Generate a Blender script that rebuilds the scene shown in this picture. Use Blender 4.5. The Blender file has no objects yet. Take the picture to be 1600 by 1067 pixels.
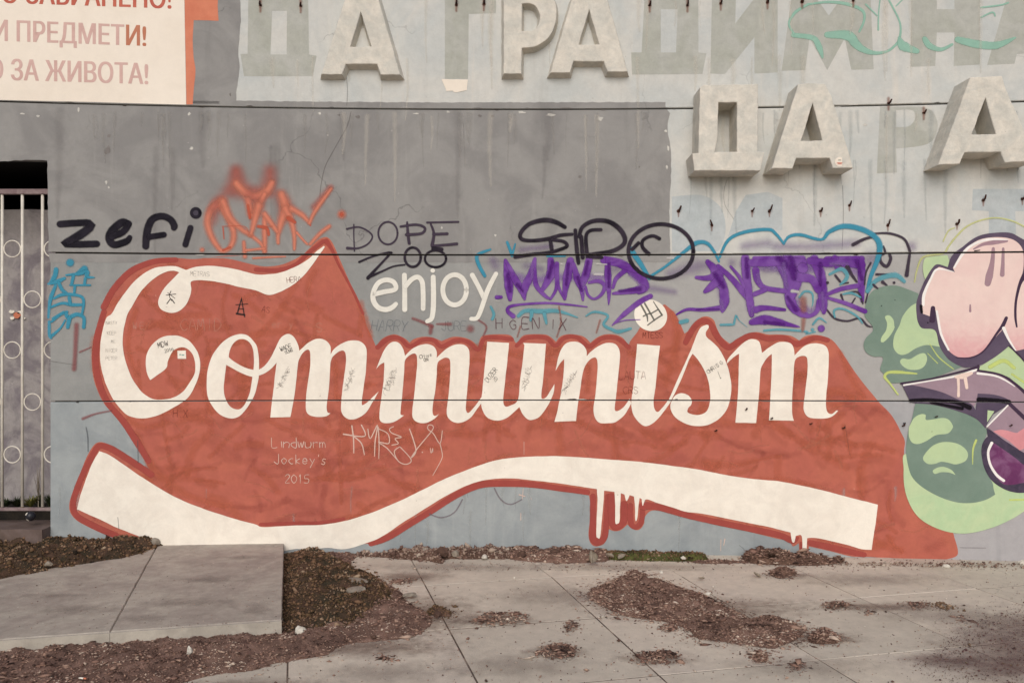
import bpy, bmesh, math, random
import numpy as np
from mathutils import Vector, Matrix, noise as mnoise
from mathutils.geometry import tessellate_polygon
random.seed(7); np.random.seed(7)
scene = bpy.context.scene
COL = scene.collection

# ------------------------------------------------------------------ camera, world, sun
F = 1400.0; CX, CY = 800.0, 533.5; EYE = 1.65
cam_d = bpy.data.cameras.new('camera'); cam = bpy.data.objects.new('camera', cam_d); COL.objects.link(cam)
cam_d.sensor_width = 36; cam_d.lens = 36*F/1600; cam_d.clip_end = 600; cam_d.clip_start = 0.05
cam.location = (0, 0, EYE); cam.rotation_euler = (math.radians(90), 0, 0)
scene.camera = cam
SUN_EL, SUN_AZ = math.radians(33), math.radians(184)      # azimuth measured clockwise from +Y
world = bpy.data.worlds.new('World'); scene.world = world; world.use_nodes = True
nt = world.node_tree; nt.nodes.clear()
sky = nt.nodes.new('ShaderNodeTexSky'); sky.sky_type = 'NISHITA'; sky.sun_disc = False
sky.sun_elevation = SUN_EL; sky.sun_rotation = SUN_AZ; sky.dust_density = 2.0; sky.air_density = 1.0; sky.ozone_density = 1.0
bg = nt.nodes.new('ShaderNodeBackground'); bg.inputs[1].default_value = 0.06
wo = nt.nodes.new('ShaderNodeOutputWorld')
nt.links.new(sky.outputs[0], bg.inputs[0]); nt.links.new(bg.outputs[0], wo.inputs[0])
sd = bpy.data.lights.new('sun', 'SUN'); sd.energy = 1.5; sd.angle = math.radians(48); sd.color = (1.0, 0.98, 0.965)
sun = bpy.data.objects.new('sun', sd); COL.objects.link(sun)
sdir = Vector((math.sin(SUN_AZ)*math.cos(SUN_EL), math.cos(SUN_AZ)*math.cos(SUN_EL), math.sin(SUN_EL)))
sun.rotation_euler = sdir.to_track_quat('Z', 'Y').to_euler(); sun.location = sdir*20
vs = scene.view_settings; vs.view_transform = 'Standard'; vs.look = 'None'; vs.exposure = 0.58; vs.gamma = 1
vs.use_curve_mapping = False
scene.render.engine = 'CYCLES'
scene.cycles.transparent_max_bounces = 24; scene.cycles.max_bounces = 6

# ------------------------------------------------------------------ geometry of the place
WD, WK = 6.97, 0.0155                       # the long wall is slightly concave
def wy(x): return WD - WK*x*x
Z1, Z2, Z3 = 3.454, 2.322, 1.195            # joints between the concrete courses
GAP = 0.006; GAPS = {3.454: 0.006, 2.322: 0.006, 1.195: 0.0038, 4.60: 0.006}
def proj(px, py, off=0.0):
    a = (px-CX)/F; b = (CY-py)/F
    k = WK*a*a; d = WD-off
    t = d if abs(k) < 1e-9 else (-1+math.sqrt(1+4*k*d))/(2*k)
    return (a*t, EYE+b*t)
def gnd(px, py, z=0.0):
    t = F*(EYE-z)/(py-CY)
    return Vector(((px-CX)/F*t, t, z))
def at_depth(px, py, t): return Vector(((px-CX)/F*t, t, EYE+(CY-py)/F*t))

TILES = {}
for r, y0 in zip('ABCDE', (0, 230, 460, 640, 800)):
    for c in range(4): TILES[r+str(c)] = (400*c, y0, 4.0)
TILES.update(F=(300,250,6.154), G=(740,380,6.154), H=(1000,380,6.154), I=(1200,380,6.154), J=(0,390,8.0),
    K=(1340,340,6.154), L=(1340,500,6.154), M=(1340,660,6.154), N=(0,0,5.333), O=(1080,110,6.154),
    Q=(1400,80,8.0), R=(960,460,13.33), S=(0,740,8.0), T=(370,0,4.85), P=(0,0,1.0))
def parse(s):
    """'@tile x,y x,y! x,y,w' -> list of (px, py, w, corner)"""
    out = []; t = (0,0,1.0); w = None
    for k in s.split():
        if k[0] == '@': t = TILES[k[1:]]; continue
        c = k.endswith('!'); v = [float(q) for q in k.rstrip('!').split(',')]
        if len(v) > 2: w = v[2]/t[2]
        out.append((t[0]+v[0]/t[2], t[1]+v[1]/t[2], w, c))
    return out
def smooth(P, closed, n=5):
    N = len(P); out = []
    segs = N if closed else N-1
    for i in range(segs):
        p1, p2 = P[i], P[(i+1) % N]
        p0 = P[i-1] if (closed or i > 0) else p1
        p3 = P[(i+2) % N] if (closed or i+2 < N) else p2
        if p1[3]: p0 = p1
        if p2[3]: p3 = p2
        if p1[3] and p2[3]: out.append(p1[:3]); continue
        for j in range(n):
            t = j/n
            def cr(a, b, c, d): return 0.5*((2*b)+(-a+c)*t+(2*a-5*b+4*c-d)*t*t+(-a+3*b-3*c+d)*t**3)
            w = None if p1[2] is None else p1[2]*(1-t)+p2[2]*t
            out.append((cr(p0[0],p1[0],p2[0],p3[0]), cr(p0[1],p1[1],p2[1],p3[1]), w))
    if not closed: out.append(P[-1][:3])
    return out

# ------------------------------------------------------------------ helpers
def finish(o, parent=None, kind=None, label=None, cat=None, group=None):
    if parent is not None:
        o.parent = parent; o.matrix_parent_inverse = Matrix.Translation(-Vector(parent.location))
    for k, v in (('kind', kind), ('label', label), ('category', cat), ('group', group)):
        if v: o[k] = v
    return o
def thing(name, loc, label, cat, group=None):
    o = bpy.data.objects.new(name, None); COL.objects.link(o); o.location = loc; o.empty_display_size = 0.1
    o['label'] = label; o['category'] = cat
    if group: o['group'] = group
    return o
def mesh_obj(name, verts, faces, mats, parent=None, smooth_sh=False, mi=None, **kw):
    me = bpy.data.meshes.new(name); me.from_pydata([tuple(v) for v in verts], [], faces)
    for m in (mats if isinstance(mats, (list, tuple)) else [mats]): me.materials.append(m)
    if mi is not None: me.polygons.foreach_set('material_index', mi)
    if smooth_sh: me.polygons.foreach_set('use_smooth', [True]*len(me.polygons))
    me.update()
    o = bpy.data.objects.new(name, me); COL.objects.link(o)
    return finish(o, parent, **kw)
def bm_obj(name, bm, mats, parent=None, smooth_sh=False, recenter=False, **kw):
    me = bpy.data.meshes.new(name); bm.to_mesh(me); bm.free()
    for m in (mats if isinstance(mats, (list, tuple)) else [mats]): me.materials.append(m)
    if smooth_sh: me.polygons.foreach_set('use_smooth', [True]*len(me.polygons))
    o = bpy.data.objects.new(name, me); COL.objects.link(o)
    return finish(o, parent, **kw)

def srgb(r, g, b, k=1.0):
    f = lambda c: ((c/255+0.055)/1.055)**2.4 if c/255 > 0.04045 else c/255/12.92
    return tuple(min(f(c)*k, 0.9) for c in (r, g, b))+(1.0,)
KA = 0.93                                   # albedo of a surface whose sunlit picture value is rgb
MC = {}
def mat(name, c1, c2=None, scale=3.0, contrast=0.5, rough=0.85, bump=0.25, fine=0.10, fscale=90, streak=0.0, cs=None,
        speck=None, speck_amt=0.0, distort=0.6, k=KA, bdist=0.004, xgrad=None, crack=0.0, mid=0.5, zgrad=None):
    if name in MC: return MC[name]
    m = bpy.data.materials.new(name); m.use_nodes = True; MC[name] = m
    T = m.node_tree; N = T.nodes; Lk = T.links; b = N['Principled BSDF']
    b.inputs['Roughness'].default_value = rough
    b.inputs['Specular IOR Level'].default_value = 0.25
    tc = N.new('ShaderNodeTexCoord'); co = tc.outputs['Object']
    def noise(sc, det=6, rg=0.6, di=0.0, vec=None):
        n = N.new('ShaderNodeTexNoise'); n.inputs['Scale'].default_value = sc; n.inputs['Detail'].default_value = det
        n.inputs['Roughness'].default_value = rg; n.inputs['Distortion'].default_value = di
        Lk.new(vec or co, n.inputs['Vector']); return n.outputs['Fac']
    def mrange(v, a, b_, c, d, sm=True):
        r = N.new('ShaderNodeMapRange'); r.interpolation_type = 'SMOOTHSTEP' if sm else 'LINEAR'
        for i, q in enumerate((a, b_, c, d)): r.inputs[1+i].default_value = q
        Lk.new(v, r.inputs[0]); return r.outputs[0]
    def mix(fac, a, b_, mode='MIX'):
        x = N.new('ShaderNodeMix'); x.data_type = 'RGBA'; x.blend_type = mode
        if isinstance(fac, float): x.inputs[0].default_value = fac
        else: Lk.new(fac, x.inputs[0])
        for i, q in ((6, a), (7, b_)):
            if isinstance(q, tuple): x.inputs[i].default_value = q
            else: Lk.new(q, x.inputs[i])
        return x.outputs[2]
    A = srgb(*c1, k); B = srgb(*(c2 or c1), k)
    w = 0.25*(1.05-contrast)
    col = mix(mrange(noise(scale, 5, 0.6, distort), mid-w, mid+w, 0, 1), A, B)
    if xgrad:
        c3, x0, x1 = xgrad
        sx = N.new('ShaderNodeSeparateXYZ'); Lk.new(co, sx.inputs[0])
        ad = N.new('ShaderNodeMath'); ad.operation = 'MULTIPLY_ADD'
        Lk.new(noise(1.7), ad.inputs[0]); ad.inputs[1].default_value = 1.2; Lk.new(sx.outputs[0], ad.inputs[2])
        col = mix(mrange(ad.outputs[0], x0, x1, 0, 1), col, srgb(*c3, k))
    if zgrad:
        c3, z0, z1 = zgrad
        sx = N.new('ShaderNodeSeparateXYZ'); Lk.new(co, sx.inputs[0])
        ad = N.new('ShaderNodeMath'); ad.operation = 'MULTIPLY_ADD'
        Lk.new(noise(9, 3, 0.5, 2.0), ad.inputs[0]); ad.inputs[1].default_value = 0.22; Lk.new(sx.outputs[2], ad.inputs[2])
        col = mix(mrange(ad.outputs[0], z0, z1, 0, 1), col, srgb(*c3, k))
    if streak:
        mp = N.new('ShaderNodeMapping'); mp.inputs['Scale'].default_value = (1, 1, 0.09); Lk.new(co, mp.inputs[0])
        sv = mrange(noise(9, 6, 0.65, 0.4, mp.outputs[0]), 0.56, 0.78, 0, streak)
        col = mix(sv, col, srgb(*(cs or (200,198,190)), k))
        sv2 = mrange(noise(5, 6, 0.65, 0.4, mp.outputs[0]), 0.42, 0.25, 0, streak*0.7)
        col = mix(sv2, col, tuple(q*0.72 for q in A[:3])+(1,))
    fn = noise(fscale, 4, 0.7)
    col = mix(1.0, col, mix(fn, (1-fine,)*3+(1,), (1+fine,)*3+(1,)), 'MULTIPLY')
    gn = mrange(noise(14, 8, 0.7, 0.3), 0.3, 0.7, 0, 1, False)
    col = mix(1.0, col, mix(gn, (1-fine,)*3+(1,), (1+fine,)*3+(1,)), 'MULTIPLY')
    if speck:
        sp = mrange(noise(38, 3, 0.5, 0.2), 0.74-speck_amt, 0.77-speck_amt, 0, 0.8)
        col = mix(sp, col, srgb(*speck, k))
    hgt = noise(fscale*0.6, 8, 0.75)
    if crack:
        vo = N.new('ShaderNodeTexVoronoi'); vo.feature = 'DISTANCE_TO_EDGE'; vo.inputs['Scale'].default_value = 0.9
        nz = N.new('ShaderNodeTexNoise'); nz.inputs['Scale'].default_value = 3; nz.inputs['Detail'].default_value = 6
        Lk.new(co, nz.inputs['Vector'])
        va = N.new('ShaderNodeVectorMath'); va.operation = 'MULTIPLY_ADD'
        Lk.new(nz.outputs['Color'], va.inputs[0]); va.inputs[1].default_value = (0.5,)*3; Lk.new(co, va.inputs[2])
        Lk.new(va.outputs[0], vo.inputs['Vector'])
        ck = mrange(vo.outputs['Distance'], 0.0, 0.006, crack, 0)
        gate = mrange(noise(0.8), 0.5, 0.6, 0, 1)
        mm = N.new('ShaderNodeMath'); mm.operation = 'MULTIPLY'; Lk.new(ck, mm.inputs[0]); Lk.new(gate, mm.inputs[1])
        col = mix(mm.outputs[0], col, tuple(q*0.35 for q in A[:3])+(1,))
    Lk.new(col, b.inputs['Base Color'])
    bp = N.new('ShaderNodeBump'); bp.inputs['Strength'].default_value = bump; bp.inputs['Distance'].default_value = bdist
    Lk.new(hgt, bp.inputs['Height']); Lk.new(bp.outputs[0], b.inputs['Normal'])
    m['_col'] = 1
    return m
def spray(name, c, hard=0.5, amax=1.0, nz=0.25, c2=None, rough=0.6, k=KA, nscale=30):
    if name in MC: return MC[name]
    m = mat(name, c, c2, scale=6, contrast=0.3, rough=rough, bump=0.1, fine=0.08, k=k)
    T = m.node_tree; N = T.nodes; Lk = T.links
    N['Principled BSDF'].inputs['Roughness'].default_value = 0.9; N['Principled BSDF'].inputs['Specular IOR Level'].default_value = 0.08
    uv = N.new('ShaderNodeUVMap'); uv.uv_map = 'edge'
    sx = N.new('ShaderNodeSeparateXYZ'); Lk.new(uv.outputs[0], sx.inputs[0])
    tc = N.new('ShaderNodeTexCoord'); n = N.new('ShaderNodeTexNoise'); n.inputs['Scale'].default_value = nscale
    n.inputs['Detail'].default_value = 8; n.inputs['Roughness'].default_value = 0.8
    Lk.new(tc.outputs['Object'], n.inputs['Vector'])
    a = N.new('ShaderNodeMath'); a.operation = 'SUBTRACT'; Lk.new(n.outputs['Fac'], a.inputs[0]); a.inputs[1].default_value = 0.5
    d = N.new('ShaderNodeMath'); d.operation = 'MULTIPLY_ADD'; Lk.new(a.outputs[0], d.inputs[0]); d.inputs[1].default_value = nz*2
    Lk.new(sx.outputs[0], d.inputs[2])
    r = N.new('ShaderNodeMapRange'); r.interpolation_type = 'SMOOTHSTEP'
    for i, q in enumerate((hard, 0.97, amax, 0.0)): r.inputs[1+i].default_value = q
    Lk.new(d.outputs[0], r.inputs[0])
    Lk.new(r.outputs[0], N['Principled BSDF'].inputs['Alpha'])
    return m

def cut_to_wall(bm, off, xcuts=True, joints=(Z1, Z2, Z3)):
    """bm holds a flat sheet with x = wall X, z = height; cut it at the joints, bend it on to the wall"""
    if not bm.verts: return
    xs = [v.co.x for v in bm.verts]; zs = [v.co.z for v in bm.verts]
    if xcuts:
        k = math.floor(min(xs)/0.25)+1
        while k*0.25 < max(xs):
            bmesh.ops.bisect_plane(bm, geom=bm.verts[:]+bm.edges[:]+bm.faces[:], dist=1e-6, plane_co=(k*0.25,0,0), plane_no=(1,0,0)); k += 1
    for zj in joints:
        if min(zs) < zj < max(zs):
            gp = GAPS[zj]
            for s in (-gp-0.001, gp+0.001):
                bmesh.ops.bisect_plane(bm, geom=bm.verts[:]+bm.edges[:]+bm.faces[:], dist=1e-6, plane_co=(0,0,zj+s), plane_no=(0,0,1))
            kill = [f for f in bm.faces if abs(f.calc_center_median().z-zj) < gp+0.0009]
            bmesh.ops.delete(bm, geom=kill, context='FACES')
    for v in bm.verts: v.co.y = wy(v.co.x)-off-v.co.y
def loops2d(loops, off):
    return [[Vector((*proj(p[0], p[1], off), 0)) for p in smooth(parse(l) if isinstance(l, str) else l, True)] for l in loops]
def tess(L2):
    tris = tessellate_polygon(L2); flat = [p for l in L2 for p in l]
    return flat, tris
def sheet(name, loops, m, off, parent, jag=0.0, **kw):
    if isinstance(loops, str): loops = [loops]
    L2 = loops2d(loops, 0)
    if jag:
        for l in L2:
            n = []
            for i, p in enumerate(l):
                q = l[(i+1) % len(l)]; d = (q-p); k = max(1, int(d.length/0.02))
                for j in range(k):
                    r = p+d*(j/k); z = mnoise.noise_vector(Vector((r.x*22, r.y*22, off*900)))
                    n.append(Vector((r.x+z.x*jag, r.y+z.y*jag, 0)))
            l[:] = n
    flat, tris = tess(L2)
    bm = bmesh.new(); vs_ = [bm.verts.new((p.x, 0, p.y)) for p in flat]
    for t in tris:
        try: bm.faces.new([vs_[i] for i in t])
        except ValueError: pass
    bmesh.ops.recalc_face_normals(bm, faces=bm.faces[:])
    cut_to_wall(bm, off)
    return bm_obj(name, bm, m, parent, **kw)
def ribbon(bm, uvl, path, yo):
    pts = []
    for p in path:
        x, z = proj(p[0], p[1]); r = (p[2] or 4)/2*WD/F*0.985
        if pts and (Vector((x, z))-Vector(pts[-1][:2])).length < 0.0015: continue
        pts.append((x, z, r))
    n = len(pts)
    def addf(vv, ee):
        try: f = bm.faces.new(vv)
        except ValueError: return
        for l, e in zip(f.loops, ee): l[uvl].uv = (e, 0)
    def fan(c, r, a0, a1, k=7):
        cv = bm.verts.new((c[0], yo, c[1])); pv = None
        for i in range(k+1):
            a = a0+(a1-a0)*i/k; v = bm.verts.new((c[0]+math.cos(a)*r, yo, c[1]+math.sin(a)*r))
            if pv: addf((cv, pv, v), (0, 1, 1))
            pv = v
    if n == 1: fan(pts[0], pts[0][2], 0, 2*math.pi, 16); return
    rows = []
    for i, (x, z, r) in enumerate(pts):
        a = pts[max(i-1, 0)]; b = pts[min(i+1, n-1)]
        d = Vector((b[0]-a[0], b[1]-a[1])); d.normalize(); nx, nz_ = -d.y, d.x
        rows.append((bm.verts.new((x+nx*r, yo, z+nz_*r)), bm.verts.new((x, yo, z)), bm.verts.new((x-nx*r, yo, z-nz_*r))))
    for a, b in zip(rows, rows[1:]):
        addf((a[0], a[1], b[1], b[0]), (1, 0, 0, 1)); addf((a[1], a[2], b[2], b[1]), (0, 1, 1, 0))
    for i, j in ((0, 1), (n-1, n-2)):
        d = Vector((pts[i][0]-pts[j][0], pts[i][1]-pts[j][1])); a = math.atan2(d.y, d.x)
        fan(pts[i], pts[i][2], a-math.pi/2, a+math.pi/2)
STUFF_MARKS = {'overspray', 'brush_pass', 'pencil_scribble', 'faint_writing', 'scratched_writing', 'crack', 'rust_stain', 'dark_speck', 'scratched_mark', 'worn_paint', 'marker_writing', 'chalk_writing', 'sticker_print', 'marker_drawing', 'chalk_tag', 'purple_shade', 'water_run', 'red_outline'}
def strokes(name, ss, m, off, parent, w=None, **kw):
    """ss: stroke strings separated by '|'"""
    lst = ss if isinstance(ss, list) else ss.split('|')
    if name not in STUFF_MARKS and len(lst) > 1 and 'kind' not in kw:
        # every stroke of the spray can or brush is a piece of its own
        if parent is wall and len(lst) > 1:
            root = bpy.data.objects.new(name, None); COL.objects.link(root); P0 = parse(lst[0]) if isinstance(lst[0], str) else lst[0]
            X, Z = proj(P0[0][0], P0[0][1]); root.location = (X, wy(X), Z); finish(root, wall, **kw)
            # finish() gives a parent inverse, so the location stays in world terms
            par = root; nm = name.split('_')[0]+'_stroke'
            for i, q in enumerate(lst):
                o = strokes('STROKE', [q], m, off+(i % 12)*0.00006, None, w); o.name = nm; o.data.name = nm
                o.parent = root; o.matrix_parent_inverse = Matrix.Translation(-Vector(root.location))
            return root
        for i, q in enumerate(lst): o = strokes('STROKE', [q], m, off+(i % 12)*0.00006, parent, w, **kw); o.name = name
        return o
    if name in STUFF_MARKS and len(lst) > 1: kw.setdefault('kind', 'stuff')
    bm = bmesh.new(); uvl = bm.loops.layers.uv.new('edge')
    for i, s in enumerate(lst):
        P = parse(s) if isinstance(s, str) else s
        if w: P = [(p[0], p[1], w if p[2] is None else p[2], p[3]) for p in P]
        ribbon(bm, uvl, smooth(P, False) if len(P) > 1 else [P[0][:3]], (i % 12)*(0.00002 if name == 'brush_pass' else 0.00006))
    cut_to_wall(bm, off, xcuts=False)
    return bm_obj(name, bm, m, parent, **kw)
def ell(cx, cy, rx, ry, rot=0, w=4, a0=0, a1=360, n=20):
    r = math.radians(rot); out = []
    for i in range(n+1):
        a = math.radians(a0+(a1-a0)*i/n); x = math.cos(a)*rx; y = math.sin(a)*ry
        out.append((cx+x*math.cos(r)-y*math.sin(r), cy+x*math.sin(r)+y*math.cos(r), w, False))
    return out
def ellb(tile, cx, cy, rx, ry, w, **k):
    t = TILES[tile]; return ell(t[0]+cx/t[2], t[1]+cy/t[2], rx/t[2], ry/t[2], w=w/t[2], **k)
FONT = {'A':'0,6 2,0 4,6|1,4 3,4','B':'0,0 0,6 3,6 4,4.5 3,3 0,3|3,3 4,1.5 3,0 0,0','C':'4,1 2,0 0,2 0,4 2,6 4,5','D':'0,0 0,6 2,6 4,4 4,2 2,0 0,0',
'E':'4,0 0,0 0,6 4,6|0,3 3,3','F':'4,0 0,0 0,6|0,3 3,3','G':'4,1 2,0 0,2 0,4 2,6 4,5 4,3 2.5,3','H':'0,0 0,6|4,0 4,6|0,3 4,3','I':'2,0 2,6','J':'3,0 3,5 2,6 0,5',
'K':'0,0 0,6|4,0 0,3 4,6','L':'0,0 0,6 4,6','M':'0,6 0.5,0 2,4 3.5,0 4,6','N':'0,6 0,0 4,6 4,0','O':'2,0 0,2 0,4 2,6 4,4 4,2 2,0','P':'0,6 0,0 3,0 4,1.5 3,3 0,3',
'R':'0,6 0,0 3,0 4,1.5 3,3 0,3|2,3 4,6','S':'4,1 2,0 0,1 1,2.7 3,3.3 4,5 2,6 0,5','T':'0,0 4,0|2,0 2,6','U':'0,0 0,5 2,6 4,5 4,0','V':'0,0 2,6 4,0','W':'0,0 1,6 2,2 3,6 4,0',
'X':'0,0 4,6|4,0 0,6','Y':'0,0 2,3|4,0 2,3 1.5,6','Z':'0,0 4,0 0,6 4,6','0':'2,0 0,2 0,4 2,6 4,4 4,2 2,0','1':'1,1 2,0 2,6','2':'0,1 2,0 4,1.5 0,6 4,6','5':'4,0 0.5,0 0.5,2.5 3,2.5 4,4 3,6 0,5.5','6':'3,0 0,3 0,5 2,6 4,5 4,3.5 2,3 0,4',
'i':'2,2.5 2,6','n':'0,6 0,2.5|0,3.5 2,2.5 4,3.5 4,6','d':'4,0 4,6 2,6 0,4.5 1,3 4,3','w':'0,2.5 1,6 2,3 3,6 4,2.5','u':'0,2.5 0.3,5.5 2,6 4,5 4,2.5|4,5 4,6','r':'0.5,6 0.5,2.5|0.5,3.5 2,2.5 3.5,3','m':'0,6 0,2.5|0,3.5 1,2.5 2,3.5 2,6|2,3.5 3,2.5 4,3.5 4,6',
'o':'2,2.5 0.3,4 2,6 3.7,4 2,2.5','c':'3.5,3 2,2.5 0.5,4.2 2,6 3.5,5.5','k':'0.5,0 0.5,6|3.5,2.5 0.5,4.3 3.5,6','e':'0.5,4.2 3.5,4 2.5,2.5 0.8,3 0.5,5 2,6 3.6,5.4','y':'0.5,2.5 2,5|3.7,2.5 1,8','s':'3.5,3 2,2.4 0.8,3.4 3.2,4.8 2,6 0.5,5.5',"'":'2,0 1.7,1.2','v':'0.5,2.5 2,6 3.5,2.5','h':'0.5,0 0.5,6|0.5,3.5 2.5,2.7 3.5,4 3.5,6','.':'2,5.6 2.1,6'}
def hand(text, x, y, h, w=1.1, rot=0, adv=0.95, slant=0.0, jit=0.25):
    out = []; s = h/6; r = math.radians(rot); cx = 0
    for ch in text:
        if ch in FONT:
            for st in FONT[ch].split('|'):
                P = []
                for q in st.split():
                    a, b = [float(v) for v in q.split(',')]
                    a = (a+random.uniform(-jit, jit))*s*0.85+cx-(b-6)*s*slant; b = (b+random.uniform(-jit, jit))*s
                    P.append((x+a*math.cos(r)-b*math.sin(r), y+a*math.sin(r)+b*math.cos(r), w*random.uniform(0.65, 1.35), False))
                out.append(P)
        cx += (4.6*s if ch not in " i'" else 3.0*s)*adv
    return out

def inside(P, poly):
    x, y = P[:, 0], P[:, 1]; n = len(poly); r = np.zeros(len(P), bool)
    for i in range(n):
        x1, y1 = poly[i]; x2, y2 = poly[(i+1) % n]
        c = ((y1 > y) != (y2 > y)); xi = (x2-x1)*(y-y1)/((y2-y1) if abs(y2-y1) > 1e-12 else 1e-12)+x1
        r ^= c & (x < xi)
    return r

# ------------------------------------------------------------------ materials
M_light = mat('weathered_concrete', (203,200,192), (188,190,186), 1.3, 0.3, speck=(150,146,138), speck_amt=-0.015, distort=1.4, streak=0.5, cs=(214,205,192), bump=0.4, fine=0.07, crack=0.5)
M_mid = mat('grey_painted_concrete', (150,149,145), (138,138,135), 2.0, 0.4, distort=1.4, speck=(182,178,170), speck_amt=-0.015, streak=0.4, cs=(168,167,162), xgrad=((168,165,161), -0.3, 2.6), bump=0.35, fine=0.06)
M_low = mat('blue_grey_painted_concrete', (143,148,149), (160,164,163), 1.6, 0.4, distort=1.4, speck=(196,192,184), speck_amt=-0.015, streak=0.4, cs=(176,178,175), xgrad=((170,166,166), 2.6, 4.0), bump=0.35, fine=0.06)
M_grey = mat('grey_wall_paint', (135,132,129), (148,145,141), 2.0, 0.45, distort=1.5, streak=0.5, cs=(163,160,154), speck=(205,200,190), speck_amt=-0.01, bump=0.35, fine=0.05, crack=0.5)
M_joint = mat('dirty_joint', (42,36,34), (70,60,55), 8, 0.5)
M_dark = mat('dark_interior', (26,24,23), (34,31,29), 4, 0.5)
M_inner = mat('mottled_inner_plaster', (128,120,123), (160,153,150), 3.0, 0.6, distort=1.5, streak=0.9, speck=(184,178,172), speck_amt=0.0, cs=(120,104,114), bump=0.6, fine=0.14, fscale=50)
M_ghost = mat('unpainted_letter_shadow', (168,168,157), (178,177,169), 4, 0.3, streak=0.3, cs=(185,182,172), bump=0.35)
M_ghost2 = mat('pale_letter_shadow', (176,182,182), (182,186,185), 4, 0.3, streak=0.3, cs=(190,190,186), bump=0.35)
M_cream = mat('notice_cream', (238,226,210), (232,219,202), 2, 0.2, fine=0.03, bump=0.15)
M_orange = mat('orange_paint', (212,132,102), (203,120,92), 5, 0.3, fine=0.05)
M_red = mat('mural_red', (185,104,84), (175,95,81), 1.6, 0.3, distort=1.0, fine=0.10, streak=0.22, cs=(201,116,90), speck=(216,158,136), speck_amt=-0.012, bump=0.4)
M_redd = mat('mural_dark_red', (168,82,74), (178,88,76), 3, 0.3, fine=0.06, speck=(206,140,125), speck_amt=-0.03)
M_white = mat('mural_white', (241,232,217), (233,223,208), 3.5, 0.4, distort=2.0, fine=0.05, streak=0.15, cs=(220,214,204), speck=(176,164,152), speck_amt=-0.015, bump=0.4)
M_lett = mat('cast_concrete', (216,208,194), (198,194,183), 5, 0.3, distort=1.5, fine=0.12, fscale=60, streak=0.4, cs=(226,216,198), speck=(150,144,134), speck_amt=-0.015, bump=0.6, bdist=0.006)
M_rust = mat('rusty_iron', (92,52,38), (38,28,26), 30, 0.5, rough=0.9)
M_pave = mat('pavement_concrete', (171,161,147), (160,150,137), 1.4, 0.25, fine=0.10, fscale=120, speck=(120,106,96), speck_amt=0.02, bump=0.5, crack=0.35, bdist=0.006, k=1.34)
M_pave2 = mat('pavement_concrete_worn', (166,155,143), (175,164,149), 1.8, 0.25, fine=0.11, fscale=120, speck=(118,104,96), speck_amt=0.03, bump=0.5, crack=0.35, bdist=0.006, k=1.34)
M_ramp = mat('ramp_concrete', (148,139,128), (134,124,115), 2.0, 0.5, distort=1.5, fine=0.17, fscale=150, speck=(186,178,164), speck_amt=0.01, bump=0.6, k=1.34)
M_ramp_lit = mat('ramp_concrete_lit', (184,175,161), (164,155,143), 6, 0.3, fine=0.1, fscale=140, bump=0.5)  # ramp concrete in a lighter colour, painting the light on its front edge
M_soil = mat('brown_soil', (108,82,68), (78,58,48), 9, 0.4, fine=0.3, fscale=70, bump=1.0, bdist=0.01)
M_soilg = mat('mossy_soil', (84,62,48), (52,45,32), 7, 0.5, fine=0.3, fscale=70, bump=1.0, bdist=0.01)
M_soilp = mat('pinkish_leaf_dust', (134,105,92), (100,76,66), 8, 0.4, fine=0.3, fscale=120, bump=1.0, bdist=0.01)
M_moss = mat('green_moss', (88,88,44), (60,64,32), 18, 0.5, fine=0.3, bump=1.0, bdist=0.01)
M_gate = mat('cream_gate_paint', (222,214,200), (205,196,182), 9, 0.3, fine=0.05, rough=0.5, speck=(150,110,70), speck_amt=-0.03)
M_gated = mat('dull_rail_paint', (150,134,130), (122,102,102), 9, 0.4, fine=0.1)
M_yel = mat('ochre_pole_paint', (176,140,70), (196,168,110), 9, 0.4, fine=0.1)
def bits_mat(name, cols, k=KA):
    m = bpy.data.materials.new(name); m.use_nodes = True; N = m.node_tree.nodes; b = N['Principled BSDF']
    b.inputs['Roughness'].default_value = 0.9; b.inputs['Specular IOR Level'].default_value = 0.15
    a = N.new('ShaderNodeAttribute'); a.attribute_name = 'tone'
    r = N.new('ShaderNodeValToRGB'); r.color_ramp.interpolation = 'LINEAR'
    e = r.color_ramp.elements
    for i, c in enumerate(cols):
        el = e[i] if i < 2 else e.new(1.0)
        el.position = i/(len(cols)-1) if i != 1 else 1/(len(cols)-1); el.color = srgb(*c, k)
    m.node_tree.links.new(a.outputs['Fac'], r.inputs[0]); m.node_tree.links.new(r.outputs[0], b.inputs['Base Color'])
    return m
def _n(): pass
B_soil = bits_mat('soil_crumbs', [(58,42,34), (100,74,60), (126,98,82), (150,122,104), (178,160,140)])
B_leaf = bits_mat('leaf_litter', [(46,34,30), (104,79,69), (138,107,93), (168,138,120), (208,190,172)])
B_moss = bits_mat('moss_crumbs', [(32,26,20), (80,64,44), (108,84,62), (128,98,76), (166,144,120)])
B_stone = bits_mat('rubble', [(70,54,46), (112,86,76), (132,108,96), (156,134,118), (186,172,156)])

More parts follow.
